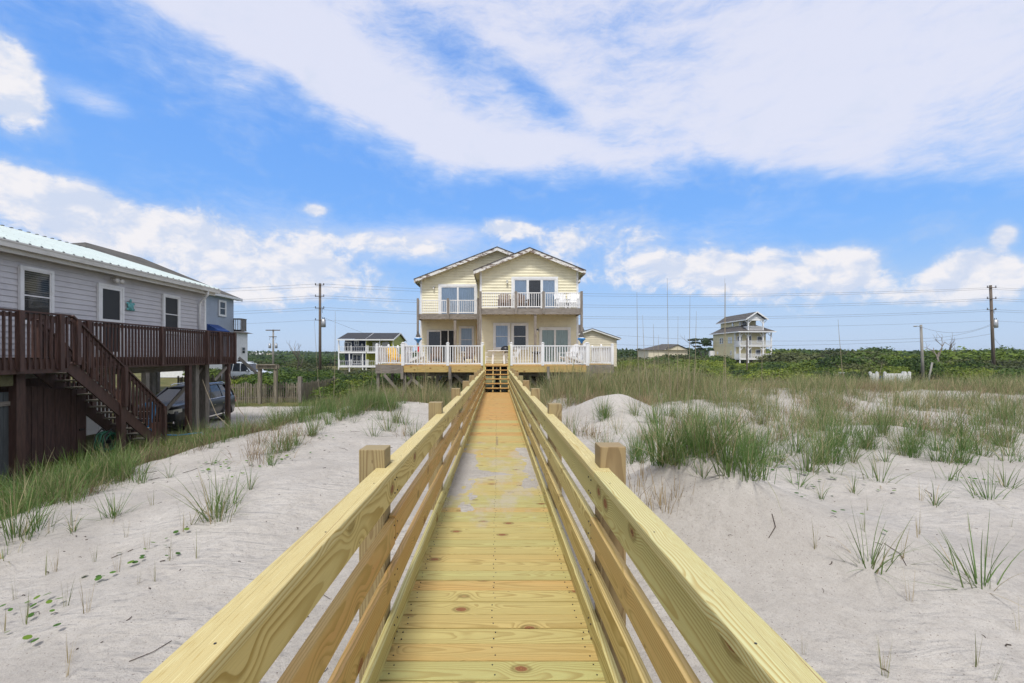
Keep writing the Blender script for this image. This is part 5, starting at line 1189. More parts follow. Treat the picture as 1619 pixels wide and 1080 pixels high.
# wires
def wire(a, b_, sag, r=.02, label='', group='overhead power lines'):
    a = Vector(a); b_ = Vector(b_); pts = []
    for k in range(33):
        t_ = k/32; p = a.lerp(b_, t_); p.z -= sag*4*t_*(1-t_); pts.append(p)
    m = MB(); m.tube(pts, r, 5, cap=False); o = m.build('power_line', WIREM, smooth=True); tag(o, label, 'power line', group); return o
lev = [('topmost', 449, 455), ('second highest', 453, 457), ('third highest', 467.5, 472), ('fourth highest', 471, 474.5), ('third lowest', 486, 489.5), ('second lowest', 489.5, 492), ('lowest', 506, 507.5)]
for k, (nm, ya, yb) in enumerate(lev):
    yo = -.45 if k % 2 == 0 else .35
    a = (XP1, 50+yo*.3, Z(ya, 50)); b_ = (XP2, 50+yo*.3, Z(yb, 50))
    wire(a, b_, .95 if k < 6 else .8, .012 if k != 6 else .010, nm+' power line strung between the two tall poles')
    wire((a[0]-72, 52, a[2]-.3), a, .9, .012 if k != 6 else .010, nm+' power line running left from the pole beside the cottage')
    wire(b_, (b_[0]+70, 51, b_[2]+.2), .9, .012 if k != 6 else .010, nm+' power line leaving the right hand pole out of the picture')
L1 = (X(1456, 48), 48, Z(517, 48)); L2 = (X(1456, 48), 48, Z(535, 48)); L3 = (X(1456, 48), 48, Z(540, 48))
wire(L1, (XP2, 50, Z(513, 50)), .75, .013, 'upper slack cable from the lamp pole to the right hand pole'); wire(L2, (XP2, 50, Z(515, 50)), .35, .013, 'middle slack cable from the lamp pole to the right hand pole')
wire(L3, (XP2, 50, Z(528, 50)), .15, .013, 'lower cable from the lamp pole to the right hand pole')
wire(P(975, 530, 60), L2, .5, .013, 'upper cable from the lamp pole toward the beach house'); wire(P(975, 545, 60), L3, .3, .013, 'lower cable from the lamp pole toward the beach house')
wire((XP1, 50, Z(500, 50)), (X(500, 30), 88, -.5), .2, .012, 'slanting guy wire of the pole beside the cottage')
wire((XP2, 50, Z(528, 50)), (XP2+1.9, 50, Z(560, 50)), .0, .012, 'slanting guy wire of the right hand pole')
# white fence and bin in the scrub
wf = thing('white_fence', 'low white vinyl fence standing in the scrub on the right', 'fence', (X(1405, 42), 42, -2.9))
for a, b_ in ((1376, 1387), (1399, 1428), (1431, 1438)):
    railing(wf, (X(a, 42), 42, -2.62), (X(b_, 42), 42.01, -2.62), h=.95, bal=.14, bw=.10, posts=(0, 1), pw=.16, post_h=1.05)
tb_ = thing('blue_bin', 'blue wheeled bin between the white fence panels', 'bin', (X(1396.5, 42.6), 42.6, -3.0))
m = MB(); m.loft([[(-w2, -w2, z), (w2, -w2, z), (w2, w2, z), (-w2, w2, z)] for w2, z in ((.22, .05), (.30, 1.0))]); m.build('bin_body', BLUEP, tb_, local=True)
m = MB(); m.box(-.33, .33, -.33, .33, 1.0, 1.08); m.build('lid', BLUEAW, tb_, local=True)
for k, px in enumerate((1311, 1333)):
    u_ = thing('utility_box', ('small white meter box on the left in the right hand scrub', 'small white meter box nearer the white fence in the scrub')[k], 'box', (X(px, 38), 38, -2.9))
    m = MB(); m.box(-.2, .2, -.15, .15, 0, 1.25+.15*k); m.build('cabinet_body', WHITE, u_, bevel=.02, local=True)
    m = MB(); m.box(-.24, .24, -.19, .19, 1.25+.15*k, 1.32+.15*k); m.build('lid', WHITE, u_, local=True)

# ------------------------------------------------------------------ plants
def np_mesh(name, V, Q, shade, m_, smooth=False):
    me = bpy.data.meshes.new(name); nv, nq = len(V), len(Q)
    me.vertices.add(nv); me.vertices.foreach_set('co', V.astype(np.float32).ravel())
    me.loops.add(nq*4); me.loops.foreach_set('vertex_index', Q.astype(np.int32).ravel())
    me.polygons.add(nq); me.polygons.foreach_set('loop_start', np.arange(0, nq*4, 4, dtype=np.int32)); me.polygons.foreach_set('loop_total', np.full(nq, 4, np.int32))
    me.update(calc_edges=True); me.materials.append(m_)
    a = me.attributes.new('shade', 'FLOAT', 'POINT'); a.data.foreach_set('value', shade.astype(np.float32))
    if smooth: me.polygons.foreach_set('use_smooth', np.ones(nq, bool))
    return me
def mobj(me, name, parent=None):
    o = bpy.data.objects.new(name, me); COL.objects.link(o); o.parent = parent; return o
def leaf_quads(C, Nn, size, asp=1.7):
    """rhombus leaves centred at C, roughly facing Nn"""
    n = len(C); d = Nn+rng.normal(0, .55, (n, 3)); d /= np.linalg.norm(d, axis=1)[:, None]
    r = rng.normal(0, 1, (n, 3)); u = np.cross(d, r); u /= np.linalg.norm(u, axis=1)[:, None]; v = np.cross(d, u)
    s = size[:, None] if hasattr(size, '__len__') else size
    V = np.stack([C+u*s*asp*.5, C+v*s*.5, C-u*s*asp*.5, C-v*s*.5], 1).reshape(-1, 3)
    return V, np.arange(n*4).reshape(-1, 4)
def lobes_cloud(lobes, n, size, up=.25):
    L = np.array(lobes); wgt = (L[:, 3]*L[:, 4]+L[:, 3]*L[:, 5]); wgt /= wgt.sum(); k = rng.choice(len(L), n, p=wgt)
    d = rng.normal(0, 1, (n, 3)); d[:, 2] = np.abs(d[:, 2])*1.0-.25; d /= np.linalg.norm(d, axis=1)[:, None]
    rr = 1-rng.random(n)**2*.35
    bumpy = 1+.13*np.sin(d[:, 0]*7+k)*np.sin(d[:, 1]*6+k*2)+.10*np.sin(d[:, 2]*11+d[:, 0]*9+k)
    C = L[k, :3]+d*L[k, 3:6]*(rr*bumpy)[:, None]
    sp = rng.random(n) < .035; C[sp] += d[sp]*rng.uniform(.05, .35, sp.sum())[:, None]*np.minimum(1, L[k[sp], 3:6])
    Nn = d.copy(); Nn[:, 2] += up
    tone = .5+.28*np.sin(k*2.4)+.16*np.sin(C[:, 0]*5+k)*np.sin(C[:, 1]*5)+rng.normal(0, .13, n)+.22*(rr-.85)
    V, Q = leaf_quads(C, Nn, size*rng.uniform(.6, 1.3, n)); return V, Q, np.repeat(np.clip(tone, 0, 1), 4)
def make_shrub(kind, n, lsize, name='coastal_shrub', label='', group='', trunkh=.0):
    root = thing(name, label, 'shrub', (0, 0, 0), 0, group); lob = []
    nl = random.randint(7, 11)
    for i in range(nl):
        a = random.uniform(0, 6.28); r_ = random.uniform(.0, .75)
        s_ = random.uniform(.38, .62); lob.append((r_*math.cos(a), r_*math.sin(a)*.9, random.uniform(.30, .58)*(1-.35*r_)+trunkh, s_, s_, s_*random.uniform(.5, .8)))
    V, Q, T = lobes_cloud(lob, n, lsize); mobj(np_mesh('crown', V, Q, T, kind), 'crown', root)
    m = MB()
    for i in range(5):
        a = random.uniform(0, 6.28); L = lob[i % nl]; m.tube([(0, 0, -.25), (L[0]*.3, L[1]*.3, L[2]*.4), (L[0], L[1], L[2]+.1)], .035, 5, r2=.012)
    m.build('stems', DEADW, root, local=True); return root
PROT = [make_shrub(k_, 5200, .052, label='x', group='x') for k_ in (LEAF_A, LEAF_B, LEAF_C, LEAF_A, LEAF_C)]
used = [False]*len(PROT)
KN = ['dark green', 'bright yellow green', 'dusky olive', 'dark green', 'dusky olive']
def shrub(k, x, y, s, h, label, group, rz=None, z=None):
    first = not used[k]; used[k] = True
    o = place(PROT[k], first, (x, y, (gz(x, y) if z is None else z)-.05), random.uniform(0, 6.28) if rz is None else rz, label, (s, s, h)); o['group'] = group; return o
shr = []
def ylim(px, d):
    """highest picture row a shrub may reach at this distance, read off the photograph"""
    if px > 786:
        sky_ = interp(px, [985, 1010, 1060, 1105, 1125, 1235, 1250, 1300, 1340, 1400, 1450, 1530, 1560, 1600, 1640], [555, 550, 554, 555, 567, 566, 541, 540, 545, 541, 549, 547, 538, 539, 547])
        if 1110 < px < 1232 and d > 97: sky_ = 553
        return sky_+(0 if d > 85 else interp(d, [24, 33, 50, 85], [27, 20, 11, 3]))
    s0 = 583 if 515 < px < 650 and d < 76 else 574
    return s0 if d < 76 else 558
def BN(d): return ('low ' if d < 33 else 'waist-high ' if d < 50 else 'broad ' if d < 78 else 'far ')
def fits(x, y, s): return all((x-a)**2+(y-b_)**2 > ((s+c)*.55)**2 for a, b_, c in shr)
def band(n, x_px, drange, srange, hf, kinds, label, group, tries=9, avoid=None):
    c_ = 0
    for _ in range(n*tries):
        if c_ >= n: break
        d = math.exp(random.uniform(math.log(drange[0]), math.log(drange[1]))); px = random.uniform(*x_px); x = X(px, d); s_ = random.uniform(*srange)
        if not fits(x, d, s_) or (avoid and avoid(x, d, s_)): continue
        shr.append((x, d, s_)); k = random.choice(kinds); h = hf(d)*random.uniform(.8, 1.12)
        h = min(h, (Z(ylim(px, d)+random.uniform(-7, 6), d)-gz(x, d))/1.12); h = max(h, .5)
        shrub(k, x, d, s_, h, (BN(d)+label[k]), (BN(d)+group[k])); c_ += 1
def houses(x, y, s):
    return (50 < x < 61 and 95-s < y < 112+s) or (abs(x-X(423, 88)) < 1 and y < 88) or (-24 < x < -11 and 73 < y < 88) or (y < 47+s and abs(x-38.7) < 4+s and y > 36-s) or (-7-s < x < 7+s and y < 45+s) or (30 < x < 49 and 106 < y < 120) or (x > X(1380, y)-s and y < 42 and x < X(1440, y)+s)
def lg(side): 
    return ({k: KN[k]+' wind-clipped shrub in the thicket '+side for k in range(5)}, {k: KN[k]+' shrubs '+side for k in range(5)})
la, ga = lg('right of the beach house'); lb_, gb = lg('left of the beach house')
band(26, (985, 1640), (24, 33), (1.0, 1.9), lambda d: 1.35, (1, 1, 0, 2), la, ga, avoid=houses)
band(44, (985, 1660), (33, 50), (1.6, 3.2), lambda d: 2.1, (0, 1, 1, 2, 1, 1), la, ga, avoid=houses)
band(46, (985, 1680), (50, 78), (2.2, 4.8), lambda d: 3.6, (0, 3, 1, 4, 1, 0), la, ga, avoid=houses)
band(46, (985, 1700), (78, 130), (3.6, 7.2), lambda d: 5.4 , (0, 0, 3, 4, 1), la, ga, avoid=houses)
band(10, (1380, 1620), (60, 75), (4.0, 5.5), lambda d: 4.6, (0, 3), la, ga, avoid=houses)
band(26, (375, 640), (33, 46), (1.5, 2.6), lambda d: 1.9, (0, 1, 0, 3), lb_, gb, avoid=lambda x, y, s: y < 41 and x > X(585, y) and False)
band(26, (330, 650), (47, 74), (2.2, 4.0), lambda d: 2.1, (0, 1, 3, 2), lb_, gb, avoid=houses)
band(30, (200, 660), (88, 130), (3.5, 6.0), lambda d: 2.9, (0, 2, 3, 4), lb_, gb, avoid=houses)
for px, d, s_, h, k in ((1402, 37.0, .7, .75, 0), (1367, 56, 4.6, 3.9, 4), (1335, 52, 3.2, 3.2, 4), (1425, 60, 4, 3.6, 3), (1560, 64, 6, 4.6, 3), (1515, 58, 4.2, 3.5, 4), (1600, 48, 3.5, 2.6, 4), (1110, 40, 2.5, 2.3, 1), (1010, 30, 2.2, 2.0, 0), (1040, 33, 2.4, 2.2, 1), (990, 27, 1.6, 1.9, 1)):
    shrub(k, X(px, d), d, s_, h, BN(d)+la[k], BN(d)+ga[k])
for px, d, s_, h, k in ((540, 31, 1.5, 1.5, 0), (575, 28, 1.5, 1.35, 1), (605, 26, 1.3, 1.3, 0), (560, 36, 2.4, 2.1, 0), (530, 40, 2.6, 2.3, 3), (600, 33, 1.8, 1.5, 1), (640, 30, 1.6, 1.4, 0), (445, 34, 1.5, 1.5, 1), (405, 33.5, 1.4, 1.3, 1), (385, 32, 1.2, 1.1, 1)):
    shrub(k, X(px, d), d, s_, min(h, (Z(584, d)-gz(X(px, d), d))/1.1), BN(d)+lb_[k], BN(d)+gb[k])
for px, d, s_, h, k in ((600, 24.8, 1.2, 1.3, 0), (655, 25.2, 1.3, 1.4, 3), (675, 27, 1.4, 1.5, 0), (715, 28, 1.3, 1.3, 3), (750, 29, 1.2, 1.2, 0), (825, 25.5, 1.1, 1.2, 3), (870, 25.3, 1.3, 1.4, 0), (890, 27.5, 1.5, 1.5, 3), (925, 26.5, 1.4, 1.5, 0), (985, 25.5, 1.5, 1.5, 1), (690, 24.5, 1.2, 1.1, 0), (730, 26, 1.1, 1.0, 1), (850, 24.3, 1.2, 1.1, 0), (900, 24.6, 1.4, 1.2, 1), (945, 26, 1.5, 1.4, 1), (960, 30, 1.8, 1.8, 0), (625, 24.5, 1.2, 1.1, 1)):
    shrub(k, X(px, d), d, s_, h, KN[k]+' shrub growing under the edge of the sun deck', KN[k]+' shrubs under the sun deck')
# wood reaching to the horizon
n = 130000; d = np.exp(rng.uniform(math.log(125), math.log(1500), n)); px = rng.uniform(-350, 2000, n); x = (px-VX)/F*d
cl = .5+.5*np.sin(x*.045+np.sin(d*.03)*2)*np.sin(d*.04+x*.013); hgt = (2.2+2.6*cl)*np.where(px > 960, 1.0, .95)+np.where(px > 960, .0045, .0050)*d
hgt = np.where((px < 960) & (d < 300), hgt*.55, hgt)
zz = -3.0+hgt*(1-rng.random(n)**2.2*.8)
C = np.stack([x, d, zz], 1); Nn = np.tile([0, -.5, .8], (n, 1)); V, Q = leaf_quads(C, Nn, .45+d*.0032*rng.uniform(.6, 1.3, n), 1.5)
T = np.clip(.35+.3*np.sin(x*.09)*np.sin(d*.05)+rng.normal(0, .16, n), 0, 1)
tag(mobj(np_mesh('far_wood', V, Q, np.repeat(T, 4), LEAF_A), 'far_wood'), 'continuous dark wood of low trees reaching to the horizon', 'wood', kind='stuff')
# a pine and bare trees
def bare_tree(label, x, y, z0, h, seed, spread=.6, name='dead_tree', mt=DEADW):
    rd = random.Random(seed); t_ = thing(name, label, 'tree', (x, y, z0)); tm = MB(); bm_ = MB()
    def grow(p, dr, L, r, dep, mb):
        pts = [p]; q = p; dd_ = dr
        for k in range(4):
            dd_ = (dd_+Vector((rd.uniform(-.28, .28), rd.uniform(-.28, .28), rd.uniform(-.1, .22)))).normalized(); q = q+dd_*L/4; pts.append(q)
        mb.tube(pts, r, 6, r2=r*.45)
        if dep > 0:
            for k in range(rd.randint(2, 3)):
                s_ = pts[rd.randint(2, 4)]; nd = (dd_+Vector((rd.uniform(-1, 1), rd.uniform(-1, 1), rd.uniform(-.2, .6)))*spread).normalized(); grow(s_, nd, L*rd.uniform(.5, .75), r*.5, dep-1, bm_)
    grow(Vector((0, 0, -.4)), Vector((rd.uniform(-.2, .2), 0, 1)), h*.6, h*.028, 3, tm)
    tm.build('trunk', mt, t_, local=True); bm_.build('branches', mt, t_, local=True); return t_
bare_tree('leafless grey tree standing in the scrub left of the tall power pole', X(473, 60), 60, -3.2, 5.0, 3, .9)
bare_tree('bleached leafless tree rising from the thicket near the lamp pole', X(1486, 62), 62, -2.5, 6.2, 5, .9)
bare_tree('small bleached snag right of the leafless tree on the right', X(1512, 66), 66, -2.5, 5.6, 9, .8)
bare_tree('dead branchy snag above the shrubs beside the duplex', X(545, 40), 40, -3.0, 2.4, 12, 1.1)
pt = bare_tree('dark wind-bent pine left of the three storey house', X(1113, 112), 112, -3.2, 8.5, 21, .9, name='pine_tree')
lob = [(random.uniform(-2.4, 2.2), random.uniform(-2, 2), random.uniform(4.2, 7.2), random.uniform(.7, 1.3), random.uniform(.7, 1.3), random.uniform(.25, .45)) for _ in range(11)]
V, Q, T = lobes_cloud(lob, 2600, .22); mobj(np_mesh('crown', V, Q, T*.5, LEAF_A), 'crown', pt)

# grass
def blades(roots, h, az_, lean, curve, width, shade, segs=4):
    n = len(roots); t_ = np.linspace(0, 1, segs+1)
    dx_ = np.cos(az_); dy_ = np.sin(az_)
    ang = lean[:, None]+curve[:, None]*t_[None, :]
    st_ = (h/segs)[:, None]; hx = np.concatenate([np.zeros((n, 1)), np.cumsum(np.sin(ang[:, :-1])*st_, 1)], 1); hz = np.concatenate([np.zeros((n, 1)), np.cumsum(np.cos(ang[:, :-1])*st_, 1)], 1)
    C = np.stack([roots[:, None, 0]+hx*dx_[:, None], roots[:, None, 1]+hx*dy_[:, None], roots[:, None, 2]+hz], 2)
    sa = az_+rng.uniform(.7, 2.4, n); sd_2 = np.stack([np.cos(sa), np.sin(sa), np.zeros(n)], 1)
    wv = (width[:, None]*(1-t_[None, :]**1.6*.88))[:, :, None]*sd_2[:, None, :]*.5
    V = np.stack([C-wv, C+wv], 2).reshape(n, -1, 3); per = 2*(segs+1)
    q = np.array([[2*k, 2*k+1, 2*k+3, 2*k+2] for k in range(segs)]); Q = (q[None]+np.arange(n)[:, None, None]*per).reshape(-1, 4)
    return V.reshape(-1, 3), Q, np.repeat(shade, per)
def tuft_arrays(centres, nb, h, spread, lean_s=.35, curve_s=.9, wd=.006, green=.62, gvar=.25, wind=(1.0, .15)):
    R_, H, A, Le, Cu, W_, S = [], [], [], [], [], [], []
    for (cx, cy, cz, sc_) in centres:
        n = max(3, int(nb*random.uniform(.6, 1.3)*min(1.3, sc_))); a = rng.uniform(0, 2*math.pi, n); r_ = np.abs(rng.normal(0, spread*sc_*.5, n))
        R_.append(np.stack([cx+r_*np.cos(a), cy+r_*np.sin(a), np.full(n, cz-.02)], 1)); hh = h*sc_*rng.uniform(.45, 1.15, n); H.append(hh)
        wx, wy = wind; aa = np.arctan2(np.sin(a)+wy*.5*rng.random(n), np.cos(a)+wx*.6*rng.random(n)); A.append(aa)
        Le.append(np.abs(rng.normal(0, lean_s, n))+.03); Cu.append(np.abs(rng.normal(0, curve_s, n))*rng.uniform(.3, 1.2)); W_.append(wd*rng.uniform(.6, 1.35, n)*min(1.15, sc_+.2))
        base = green+rng.normal(0, .07); S.append(np.clip(np.where(rng.random(n) < .16, rng.uniform(0, .3, n), base+rng.normal(0, gvar*.6, n)), 0, 1))
    return [np.concatenate(q) for q in (R_, H, A, Le, Cu, W_, S)]
def tuft_obj(name, centres, label=None, m_=GRASSM, parent=None, **k):
    V, Q, S = blades(*tuft_arrays(centres, **k)); return mobj(np_mesh(name, V, Q, S, m_), name, parent)
# prototypes of loose tufts, then copies
TP = []
for nb, h, sp, ls, cs in ((44, .52, .15, .50, 1.2), (26, .40, .10, .55, 1.3), (85, .64, .17, .40, 1.05), (18, .36, .05, .40, 1.1), (6, .26, .02, .16, .5), (34, .40, .12, .75, 1.1)):
    o = tuft_obj('grass_tuft', [(0, 0, 0, 1.0)], nb=nb, h=h, spread=sp, lean_s=ls, curve_s=cs, wd=.0062 if nb > 8 else .003, green=.72 if nb > 8 else .25); TP.append(o)
tused = [False]*len(TP)
GL = {'L': ('tuft of green dune grass rooted in open sand left of the boardwalk', 'grass tufts left of the boardwalk'),
      'R': ('tuft of green dune grass rooted in open sand right of the boardwalk', 'grass tufts right of the boardwalk'),
      'S': ('thin pale seedling of dune grass in open sand', 'dune grass seedlings')}
def tuft(k, x, y, s_, side):
    first = not tused[k]; tused[k] = True
    o = TP[k] if first else TP[k].copy()
    if not first: COL.objects.link(o)
    o.location = (x, y, gz(x, y)); o.rotation_euler = (random.uniform(-.08, .08), random.uniform(-.08, .08), random.uniform(0, 6.28)); o.scale = (s_, s_, s_)
    tag(o, GL[side][0], 'dune grass', GL[side][1])
def at(px, py):
    """the point of the ground seen at a pixel"""
    dr = Vector(((px-VX)/F, 1, (VY-py)/F)); t_ = 1.5
    while t_ < 60:
        p = dr*t_
        if p.z < gz(p.x, p.y): return p
        t_ += .03
    return dr*30
def tpx(k, px, py, s_, side): p = at(px, py); tuft(k, p.x, p.y, s_*(1.0 if side == 'S' else 1.12 if side == 'R' else 1.1), side)
# left sand
for k, px, py, s_ in ((0, 345, 822, 1.0), (1, 366, 800, .95), (1, 303, 829, .8), (3, 395, 775, .9), (5, 340, 812, 1.0), (3, 178, 820, .9), (4, 77, 846, 1.0), (5, 182, 818, .8), (3, 225, 765, .8), (3, 268, 756, .7), (1, 335, 735, .8), (3, 117, 842, .8), (5, 60, 838, 1.0), (0, 22, 850, 1.0), (1, 4, 885, 1.0)): tpx(k, px, py, s_, 'L')
for k, px, py, s_ in ((5, 590, 690, 1.1), (0, 615, 682, 1.0), (5, 640, 672, 1.2), (2, 625, 668, .9), (1, 560, 668, .8), (0, 655, 690, .9), (5, 600, 664, .9), (3, 645, 705, .9), (5, 575, 650, 1.0), (2, 455, 712, .8), (5, 470, 705, .9), (0, 440, 716, .9), (2, 495, 690, .9), (0, 520, 672, .9), (5, 430, 735, .9), (1, 535, 662, .9)): tpx(k, px, py, s_, 'L')
for px, py in ((112, 833), (72, 912), (105, 958), (137, 972), (268, 888), (272, 886), (310, 885), (218, 923), (42, 988), (25, 950), (108, 700+352), (105, 1075), (8, 1000), (245, 920), (200, 850), (240, 800), (150, 890), (88, 905), (290, 840), (232, 870), (186, 905)): tpx(4, px, py, random.uniform(.8, 1.3), 'S')
# right sand
for k, px, py, s_ in ((2, 1150, 748, 1.15), (2, 1180, 752, 1.0), (0, 1205, 757, .9), (0, 1040, 718, 1.1), (3, 998, 735, 1.3), (3, 1012, 720, .9), (0, 1088, 735, 1.0), (2, 1275, 745, 1.0), (1, 1315, 748, 1.0), (1, 1262, 770, .9), (5, 1390, 762, 1.1), (5, 1430, 712, 1.2), (2, 1440, 722, .9), (0, 1365, 710, 1.1), (5, 1345, 690, 1.2), (1, 1500, 760, 1.1), (5, 1560, 790, 1.1), (5, 1590, 770, 1.0), (1, 1520, 735, 1.0), (5, 1375, 895, 1.0), (5, 1545, 925, 1.1), (3, 1480, 800, 1.0), (3, 1350, 780, .8), (1, 1220, 740, 1.0), (0, 1120, 715, 1.0), (2, 1320, 705, 1.1), (0, 1600, 700, 1.1), (3, 1110, 760, .9), (1, 1250, 720, 1.1), (5, 1170, 720, 1.1), (3, 1300, 790, .8)): tpx(k, px, py, s_, 'R')
for px, py in ((1456, 792), (1450, 850), (1452, 845), (1535, 843), (1597, 833), (1425, 888), (1366, 840), (1372, 808), (1560, 880), (1440, 958), (1400, 1075), (1395, 1060), (1545, 1060), (1570, 1075), (1270, 1040), (1290, 870), (1500, 900), (1610, 1000)): tpx(4, px, py, random.uniform(.8, 1.4), 'S')
for _ in range(150):
    px = random.uniform(950, 1619); py = 650+85*random.random()**.8; p = at(px, py)
    if p.x < 1.0: continue
    tuft(random.choice((0, 1, 2, 2, 5, 3)), p.x, p.y, random.uniform(.7, 1.4), 'R')
# thick grass, far too many blades to count
def scatter(n, xr, yr, dens, smin=.6, smax=1.2):
    out = []; k = 0
    while len(out) < n and k < n*30:
        k += 1; x = random.uniform(*xr); y = random.uniform(*yr)
        if x > XL-.35 and x < XR+.35 and y < 21.5: continue
        if random.random() < dens(x, y): z, s_ = dune(x, y); out.append((x, y, z, random.uniform(smin, smax)))
    return out
def patch(x, y, s_=.5, o_=0.0): return sst(-.12, .22, mnoise.fractal((x*s_, y*s_, 5.5+o_), 1.0, 2.0, 3))
cs = scatter(2100, (1.0, 26), (7.8, 20.5), lambda x, y: (.08+.92*patch(x, y, .55))*sst(7, 11.5, y-.06*(x-3))*(0 if ((x-2.95)**2+(y-11.2)**2 < 2.3) else 1))
tag(tuft_obj('dune_grass', cs, nb=32, h=.72, spread=.26, lean_s=.44, curve_s=1.15, wd=.007, green=.58, gvar=.40), 'dense green and tan grass covering the back of the right dune', 'grass', kind='stuff')
cs = scatter(420, (1.0, 34), (19, 31), lambda x, y: .9, .5, 1.0)
tag(tuft_obj('tall_grass', cs, nb=26, h=.70, spread=.35, lean_s=.45, curve_s=1.0, wd=.010, green=.72, gvar=.40), 'rough green grass behind the right dune before the thicket', 'grass', kind='stuff')
def leftd(x, y):
    xe = interp(y, [-10, 3.5, 7, 8.5, 11, 13, 14.5, 17], [-4.4, -4.6, -5.5, -5.2, -4.6, -3.8, -2.9, -1.6]); t_ = xe-x+.15+1.15*sst(7.5, 9.5, y)*sst(14.5, 12.5, y)*patch(x, y, .9, 3)
    return sst(-.35, .45, t_)*(1-.6*sst(3.0, 6.0, t_))
cs = scatter(2000, (-14, -1.2), (3.2, 19), lambda x, y: (1-.75*sst(-8.2, -9.6, x)*sst(9, 12, y))*leftd(x, y)*(.40+.60*patch(x, y, .6)) if not (x < -10.6 and y > 10.2) else 0, .45, 1.15)
tag(tuft_obj('bank_grass', cs, nb=36, h=.60, spread=.24, lean_s=.42, curve_s=1.15, wd=.007, green=.60, gvar=.42), 'dense tangled grass on the bank between the left sand and the cottage', 'grass', kind='stuff')
cs = scatter(430, (-6, 6.5), (13.8, 21), lambda x, y: 1 if abs(x) > .9 else 0, .8, 1.3)
tag(tuft_obj('reed_grass', cs, nb=46, h=1.05, spread=.30, lean_s=.28, curve_s=.7, wd=.010, green=.50), 'tall rank grass crowding both sides of the boardwalk in front of the sun deck', 'grass', kind='stuff')
cs = scatter(500, (-22, -7), (20, 32), lambda x, y: sst(26.5, 27.5, y)*.9 if x < -9 else .8, .5, .9)
tag(tuft_obj('lawn_grass', cs, nb=30, h=.30, spread=.6, lean_s=.5, curve_s=.5, wd=.012, green=.42), 'yellowish rough grass in front of the picket fence', 'grass', kind='stuff')
cs = scatter(420, (-10.8, -6.0), (5.0, 13.5), lambda x, y: .9, .7, 1.1)
V, Q, S = blades(*tuft_arrays(cs, nb=30, h=.30, spread=.35, lean_s=.5, curve_s=.8, wd=.02, green=.6))
tag(mobj(np_mesh('ground_cover', V, Q, S, LEAF_B), 'ground_cover'), 'lime green weedy ground cover below the board screen', 'ground cover', kind='stuff')
# brown dead grass among the tufts
cs = [(x, y, z, s_) for x, y, z, s_ in scatter(520, (1.2, 22), (8, 19), lambda x, y: patch(x, y, .5, 9)*.9)]+[(at(px, py).x, at(px, py).y, at(px, py).z, 1.0) for px, py in ((430, 718), (450, 702), (420, 732), (402, 722), (440, 690), (465, 690), (412, 700), (1470, 660), (1495, 668), (1510, 640), (1530, 655), (1550, 668), (1565, 680), (1245, 655), (1265, 665), (1150, 660), (1500, 650), (1520, 660), (1540, 672), (1480, 645), (1555, 690), (935, 690), (925, 684), (945, 695), (640, 690), (470, 700), (480, 690), (455, 705))]
tag(tuft_obj('dead_grass', cs, m_=DRYM, nb=46, h=.42, spread=.35, lean_s=.6, curve_s=1.2, wd=.006, green=.35), 'brown dead grass tangled among the green tufts', 'grass', kind='stuff')
p = at(1045, 772); cs = [(p.x+random.uniform(-.35, .6), p.y+random.uniform(-.4, .4), 0, .8) for _ in range(14)]; cs = [(a, b_, gz(a, b_)+.01, s_) for a, b_, c, s_ in cs]
tag(tuft_obj('straw', cs, m_=DRYM, nb=22, h=.34, spread=.25, lean_s=.25, curve_s=.3, wd=.006, green=.6), 'loose mat of golden straw on the sand behind the right railing', 'straw', kind='stuff')
cs = scatter(420, (-9, -1.5), (3.5, 17), lambda x, y: leftd(x, y)*patch(x, y, .8, 5))
tag(tuft_obj('dead_grass', cs, m_=DRYM, nb=40, h=.42, spread=.32, lean_s=.65, curve_s=1.2, wd=.006, green=.3), 'brown dead stems tangled through the grass of the left bank', 'grass', kind='stuff')
# round creeper leaves
def discs(pts, name, label):
    V = []; Q = []; S = []
    for (x, y, z, r_) in pts:
        b_ = len(V); tl = (random.uniform(-.35, .35), random.uniform(-.35, .35)); n = 8; sh = random.random()
        ring = [(x+r_*math.cos(a), y+r_*math.sin(a), z+tl[0]*r_*math.cos(a)+tl[1]*r_*math.sin(a)) for a in np.linspace(0, 6.283, n, endpoint=False)]
        V += ring; S += [sh]*n; Q += [(b_, b_+1, b_+2, b_+3), (b_, b_+3, b_+4, b_+7), (b_+4, b_+5, b_+6, b_+7)]
    tag(mobj(np_mesh(name, np.array(V), np.array(Q), np.array(S), CREEP), name), label, 'creeper', kind='stuff')
pts = []
for (px, py, n, sp) in ((360, 730, 14, .35), (380, 745, 12, .3), (410, 735, 10, .3), (330, 745, 6, .25), (455, 720, 8, .2), (250, 860, 4, .12), (184, 908, 6, .15), (212, 890, 3, .1), (80, 975, 9, .2), (45, 962, 4, .1), (40, 1028, 3, .06), (270, 870, 4, .3), (545, 670, 10, .5), (520, 690, 10, .4), (1222, 737, 22, .16), (1270, 752, 10, .08), (1313, 760, 5, .05), (1280, 770, 6, .12), (1300, 800, 8, .25), (1390, 775, 4, .2), (1440, 700, 9, .4), (1535, 762, 14, .15), (1350, 690, 14, .5), (1570, 700, 10, .4), (1180, 690, 10, .4), (1100, 690, 10, .3)):
    c = at(px, py)
    for _ in range(n):
        x = c.x+random.gauss(0, sp); y = c.y+random.gauss(0, sp*.9); pts.append((x, y, gz(x, y)+random.uniform(.015, .05), random.uniform(.012, .026)))
discs(pts, 'beach_pennywort', 'small round green creeper leaves scattered over the sand')
